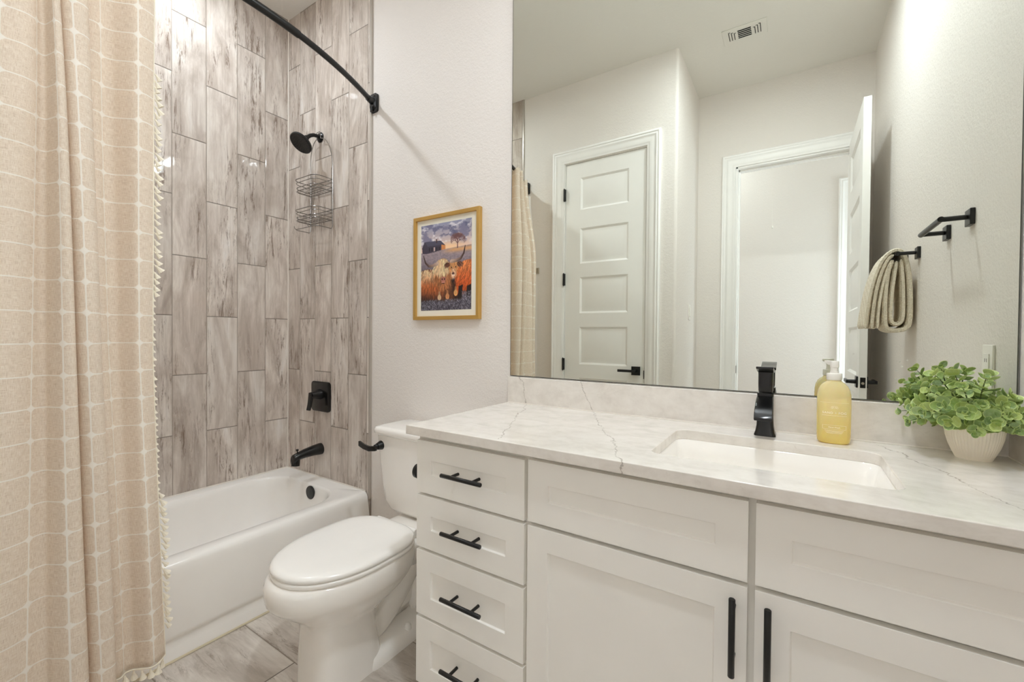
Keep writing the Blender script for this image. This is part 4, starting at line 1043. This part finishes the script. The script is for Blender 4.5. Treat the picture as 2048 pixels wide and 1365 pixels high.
# forelegs and frosty grass
for (u, v, c) in ((.385, .855, (244, 204, 158)), (.545, .845, (232, 158, 104)), (.705, .810, (244, 180, 112))): blend(ell(u, v, .035, .035), c); line(u, v - .06, u, v, .018, .026, [q * .8 for q in c], .7)
sp2 = vnoise(60, 80, 31, 3); gr = ss(.875, .905, V + .05 * (vnoise(14, 5, 30) - .5)); blend(gr, np.stack([54 + 30 * sp2, 50 + 30 * sp2, 60 + 34 * sp2], -1))
fur(lambda u, v: v > .885 or (u > .82 and v > .80), 1500, lambda u, v: -1.57, .022, .004, lambda u, v: (150, 146, 158) if rs.rand() < .5 else (60, 56, 66), .8, .9)
img = np.clip(img, 0, 255)
me = bpy.data.meshes.new('print')
gx = np.linspace(QX0, QX1, NW); gz = np.linspace(QZ1, QZ0, NH)
vs = [(float(gx[i]), -.0112, float(gz[j])) for j in range(NH) for i in range(NW)]
fs = [(j * NW + i, (j + 1) * NW + i, (j + 1) * NW + i + 1, j * NW + i + 1) for j in range(NH - 1) for i in range(NW - 1)]
me.from_pydata(vs, [], fs)
ca = me.color_attributes.new('print_ink', 'FLOAT_COLOR', 'POINT')
c_ = img.reshape(-1, 3) / 255.0; c_ = np.where(c_ <= .04045, c_ / 12.92, ((c_ + .055) / 1.055) ** 2.4)
ca.data.foreach_set('color', np.concatenate([c_, np.ones((len(c_), 1))], 1).astype(np.float32).ravel())
t = NT('printed_photo'); at = t.n('ShaderNodeVertexColor', layer_name='print_ink'); t.set('Base Color', at.outputs[0]); t.set('Roughness', .35)
me.materials.append(t.m)
po = bpy.data.objects.new('print', me); C.objects.link(po); po.parent = pic; po.location = -pic.location

# ================================================================ RIGHT WALL AND REAR FITTINGS (seen in the mirror)
def towel_bar(ya, yb, label):
    t = thing('towel_bar', (XR, (ya + yb) / 2, 1.53), label, 'towel bar', 'black towel bars on the right wall')
    for y in (ya, yb):
        m = MB().box(XR - .012, XR - .0005, y - .024, y + .024, 1.506, 1.554); m.cyl((XR - .012, y, 1.532), (2.998, y, 1.532), .0075, seg=14)
        obj('mount', m, m_black, t, bevel=.0015)
    s = 1 if yb > ya else -1
    obj('bar', MB().cyl((2.998, ya - s * .007, 1.532), (2.998, yb + s * .007, 1.532), .0085, seg=16), m_black, t)
    return t
towel_bar(-.347, -.578, 'empty black towel bar on the right wall above the plant, in the mirror')
towel_bar(-.985, -1.215, 'black towel bar on the right wall holding the beige towel, in the mirror')

def towel_m():
    t = NT('beige_waffle_towel'); p = t.objc()
    v = t.n('ShaderNodeTexVoronoi', feature='F1', ins={'Vector': p, 'Scale': 190, 'Randomness': .25}).outputs['Distance']
    t.bump(v, .004, .9); t.set('Base Color', t.mix(t.n('ShaderNodeMapRange', ins={0: v, 1: .2, 2: .75}).outputs[0], rgb(222, 210, 188), rgb(246, 239, 224))); t.set('Roughness', .95); t.set('Specular IOR Level', .1)
    return t.m
tw = MB()
def sheet(path, th, ya, yb, wav=.004, ph=0):
    """thick folded layer: path in x-z, extruded from ya to yb"""
    P = catmull(path, 5); rings = []
    Nn = 16
    for k in range(Nn + 1):
        y = ya + (yb - ya) * k / Nn
        top_, bot = [], []
        for i, (x, z) in enumerate(P):
            a = P[max(i - 1, 0)]; b = P[min(i + 1, len(P) - 1)]; dx, dz = b[0] - a[0], b[1] - a[1]; l = math.hypot(dx, dz) + 1e-9; nx, nz_ = -dz / l, dx / l
            e = min(1, min(i, len(P) - 1 - i) / 2 + .35) * (1 if 0 < k < Nn else .55)
            wv = wav * math.sin(k * .8 + ph) * max(0, (1.50 - z) / .3)
            top_.append((min(x + nx * th / 2 * e + wv, XR - .006), y, z + nz_ * th / 2 * e)); bot.append((min(x - nx * th / 2 * e + wv, XR - .006), y, z - nz_ * th / 2 * e))
        rings.append(top_ + bot[::-1])
    tw.loft(rings)
ya_, yb_ = -1.004, -1.196
sheet([(2.896, 1.212), (2.902, 1.28), (2.915, 1.38), (2.936, 1.47), (2.962, 1.528), (2.992, 1.552), (3.008, 1.549)], .017, ya_ - .004, yb_, .005, 0)
sheet([(2.917, 1.212), (2.921, 1.28), (2.932, 1.38), (2.950, 1.46), (2.970, 1.512), (2.988, 1.533)], .015, ya_, yb_ + .004, .004, .6)
sheet([(2.936, 1.212), (2.940, 1.29), (2.950, 1.38), (2.965, 1.46), (2.982, 1.510)], .014, ya_ - .003, yb_, .003, 1.2)
sheet([(2.990, 1.552), (3.012, 1.548), (3.028, 1.515), (3.040, 1.45), (3.046, 1.36), (3.046, 1.25), (3.036, 1.215), (3.010, 1.203), (2.982, 1.206), (2.966, 1.225), (2.963, 1.30), (2.966, 1.40), (2.974, 1.47), (2.986, 1.51)], .019, ya_ - .002, yb_, .002, 2)
sheet([(3.014, 1.512), (3.020, 1.45), (3.024, 1.36), (3.024, 1.26), (3.012, 1.232), (2.994, 1.234), (2.984, 1.26), (2.986, 1.36), (2.994, 1.45), (3.000, 1.505)], .017, ya_ - .008, yb_ + .004, .002, 3)
tow = tag(obj('hand_towel', tw, towel_m(), angle=60), 'beige waffle hand towel folded over the towel bar beside the open door, in the mirror', 'towel')

rh = thing('robe_hook', (.891, Y1, 1.69), 'small square nickel robe hook on the wall beside the closet door, in the mirror', 'hook')
obj('hook_plate', MB().box(.867, .915, Y1 + .0005, Y1 + .008, 1.667, 1.713), m_nickel, rh, bevel=.003)
obj('hook_arm', MB().tube([(.891, Y1 + .006, 1.695), (.891, Y1 + .03, 1.690), (.891, Y1 + .040, 1.697), (.891, Y1 + .043, 1.708)], .005, 10).box(.885, .897, Y1 + .006, Y1 + .014, 1.672, 1.70), m_nickel, rh)
sw = thing('light_switch', (XJ, -1.985, 1.352), 'white rocker light switch on the narrow wall between the doors, in the mirror', 'light switch')
obj('switch_plate', MB().box(XJ + .0003, XJ + .006, -2.020, -1.950, 1.294, 1.410), m_white, sw, bevel=.002)
obj('rocker', MB().box(XJ + .006, XJ + .0105, -2.001, -1.969, 1.319, 1.385), m_white, sw, bevel=.002)
ol = thing('outlet', (XR, -.19, 1.09), 'white wall outlet plate on the right wall above the plant, in the mirror', 'outlet')
obj('outlet_plate', MB().box(XR - .006, XR - .0003, -.226, -.154, 1.036, 1.152), m_white, ol, bevel=.002)
obj('outlet_face', MB().box(XR - .0085, XR - .006, -.207, -.173, 1.060, 1.128), m_white, ol, bevel=.001)
for z_ in (1.073, 1.105):
    obj('socket', MB().box(XR - .0088, XR - .0084, -.197, -.195, z_, z_ + .01).box(XR - .0088, XR - .0084, -.185, -.183, z_, z_ + .01), m_dark, ol, smooth=False)

# ceiling register
vt = thing('ceiling_vent', (2.345, -1.61, H), 'white air vent in the ceiling with three louver groups, in the mirror', 'vent')
vx0, vx1, vy0, vy1 = 2.222, 2.468, -1.686, -1.532
obj('vent_plate', MB().box(vx0, vx1, vy0, vy1, H - .005, H - .0003), m_ceil, vt, bevel=.0015)
ds = MB()  # dark strips on the solid plate, painting the shade of open slots
ym = (vy0 + vy1) / 2
for k in range(5): ds.box(2.308, 2.382, vy0 + .035 + k * .018, vy0 + .045 + k * .018, H - .0058, H - .0049)
for sx, x0, n_ in ((1, vx0 + .036, 3), (-1, vx1 - .036, 3)):
    for k in range(n_):
        x = x0 + sx * k * .015
        ds.box(x - .002, x + .002, vy0 + .034, vy1 - .030 - .010 * k, H - .0058, H - .0049)
        ds.box(min(x, x + sx * .010), max(x, x + sx * .010), vy1 - .034 - .010 * k, vy1 - .030 - .010 * k, H - .0058, H - .0049)
tag(obj('vent_slot_shade', ds, m_dark, vt, smooth=False), 'dark strips painting the shade between the louvers')
lv = MB()
for k in range(5): lv.add([(2.308, vy0 + .034 + k * .018, H - .0055), (2.382, vy0 + .034 + k * .018, H - .0055), (2.382, vy0 + .042 + k * .018, H - .011), (2.308, vy0 + .042 + k * .018, H - .011)], [(0, 1, 2, 3)])
obj('louvers', lv, m_trim, vt, solid=.001, smooth=False)

pc_ = thing('pull_cord', (2.465, -2.9, 2.12), 'thin white pull cord with a bead hanging in the hall, in the mirror', 'pull cord')
obj('cord', MB().tube([(2.465, -2.9, H - .05), (2.462, -2.9, 2.8), (2.464, -2.9, 2.5), (2.460, -2.9, 2.3), (2.465, -2.9, 2.14)], .0016, 6), m_white, pc_)
obj('bead', MB().lathe([(0, 0), (.006, -.004), (.0085, -.014), (.007, -.022), (0, -.026)], (2.465, -2.9, 2.142), 14, cap=False), m_white, pc_)

# ================================================================ LAMPS
def emit(name, col, s):
    t = NT(name); t.set('Base Color', (0, 0, 0, 1)); t.set('Emission Color', col); t.set('Emission Strength', s); return t.m
def can_light(x, y, r, s, label, col):
    t = thing('recessed_light', (x, y, H), label, 'ceiling light')
    obj('trim_ring', MB().lathe([(r + .018, -.0005), (r + .017, -.006), (r + .004, -.008), (r, -.004), (r, -.0005)], (x, y, H), 36, cap=False), m_trim, t)
    m = MB(); m.lathe([(0, -.0035), (r, -.0035)], (x, y, H), 36, cap=False); obj('lens', m, emit('lamp_lens', col, s), t, smooth=False)
WARM = (.868, .94, 1.0, 1)
can_light(.38, -.74, .045, LAMP_TUB * 2.4, 'round recessed ceiling light above the tub, reflected on the tiles', WARM)
can_light(2.52, -1.00, .080, LAMP_ROOM, 'round recessed ceiling light in front of the vanity', WARM)
vf = thing('vanity_light', (2.40, -.0, 2.80), 'three-globe vanity light above the wall mirror', 'vanity light')
obj('back_plate', MB().box(2.06, 2.74, -.022, -.0005, 2.77, 2.83), m_black, vf, bevel=.003)
for x in (2.13, 2.40, 2.67):
    obj('socket', MB().cyl((x, -.02, 2.80), (x, -.09, 2.80), .009, seg=12).cyl((x, -.09, 2.82), (x, -.09, 2.775), .022, seg=16), m_black, vf)
    g = MB(); g.lathe([(.022, 0), (.038, -.015), (.048, -.045), (.045, -.075), (.028, -.098), (0, -.104)], (x, -.09, 2.776), 24, cap=False)
    obj('glass_shade', g, emit('frosted_glass_glow', WARM, LAMP_VANITY), vf)
hl_ = thing('hall_light', (2.0, -2.9, H - .05), 'flush ceiling light in the hall', 'ceiling light')
obj('lens', MB().lathe([(.15, 0), (.145, -.03), (.10, -.045), (0, -.05)], (1.95, -2.9, H - .05), 30, cap=False), emit('hall_lamp_glass', (.88, .95, 1.0, 1), LAMP_HALL), hl_)
# daylight from a window further down the hall
ad = bpy.data.lights.new('hall_daylight', 'AREA'); ad.shape = 'RECTANGLE'; ad.size = .9; ad.size_y = 1.4; ad.energy = 26; ad.color = (.72, .86, 1.0)
al = bpy.data.objects.new('hall_daylight', ad); C.objects.link(al); al.location = (4.5, -2.9, 1.3); al.rotation_euler = (0, PI / 2, 0)
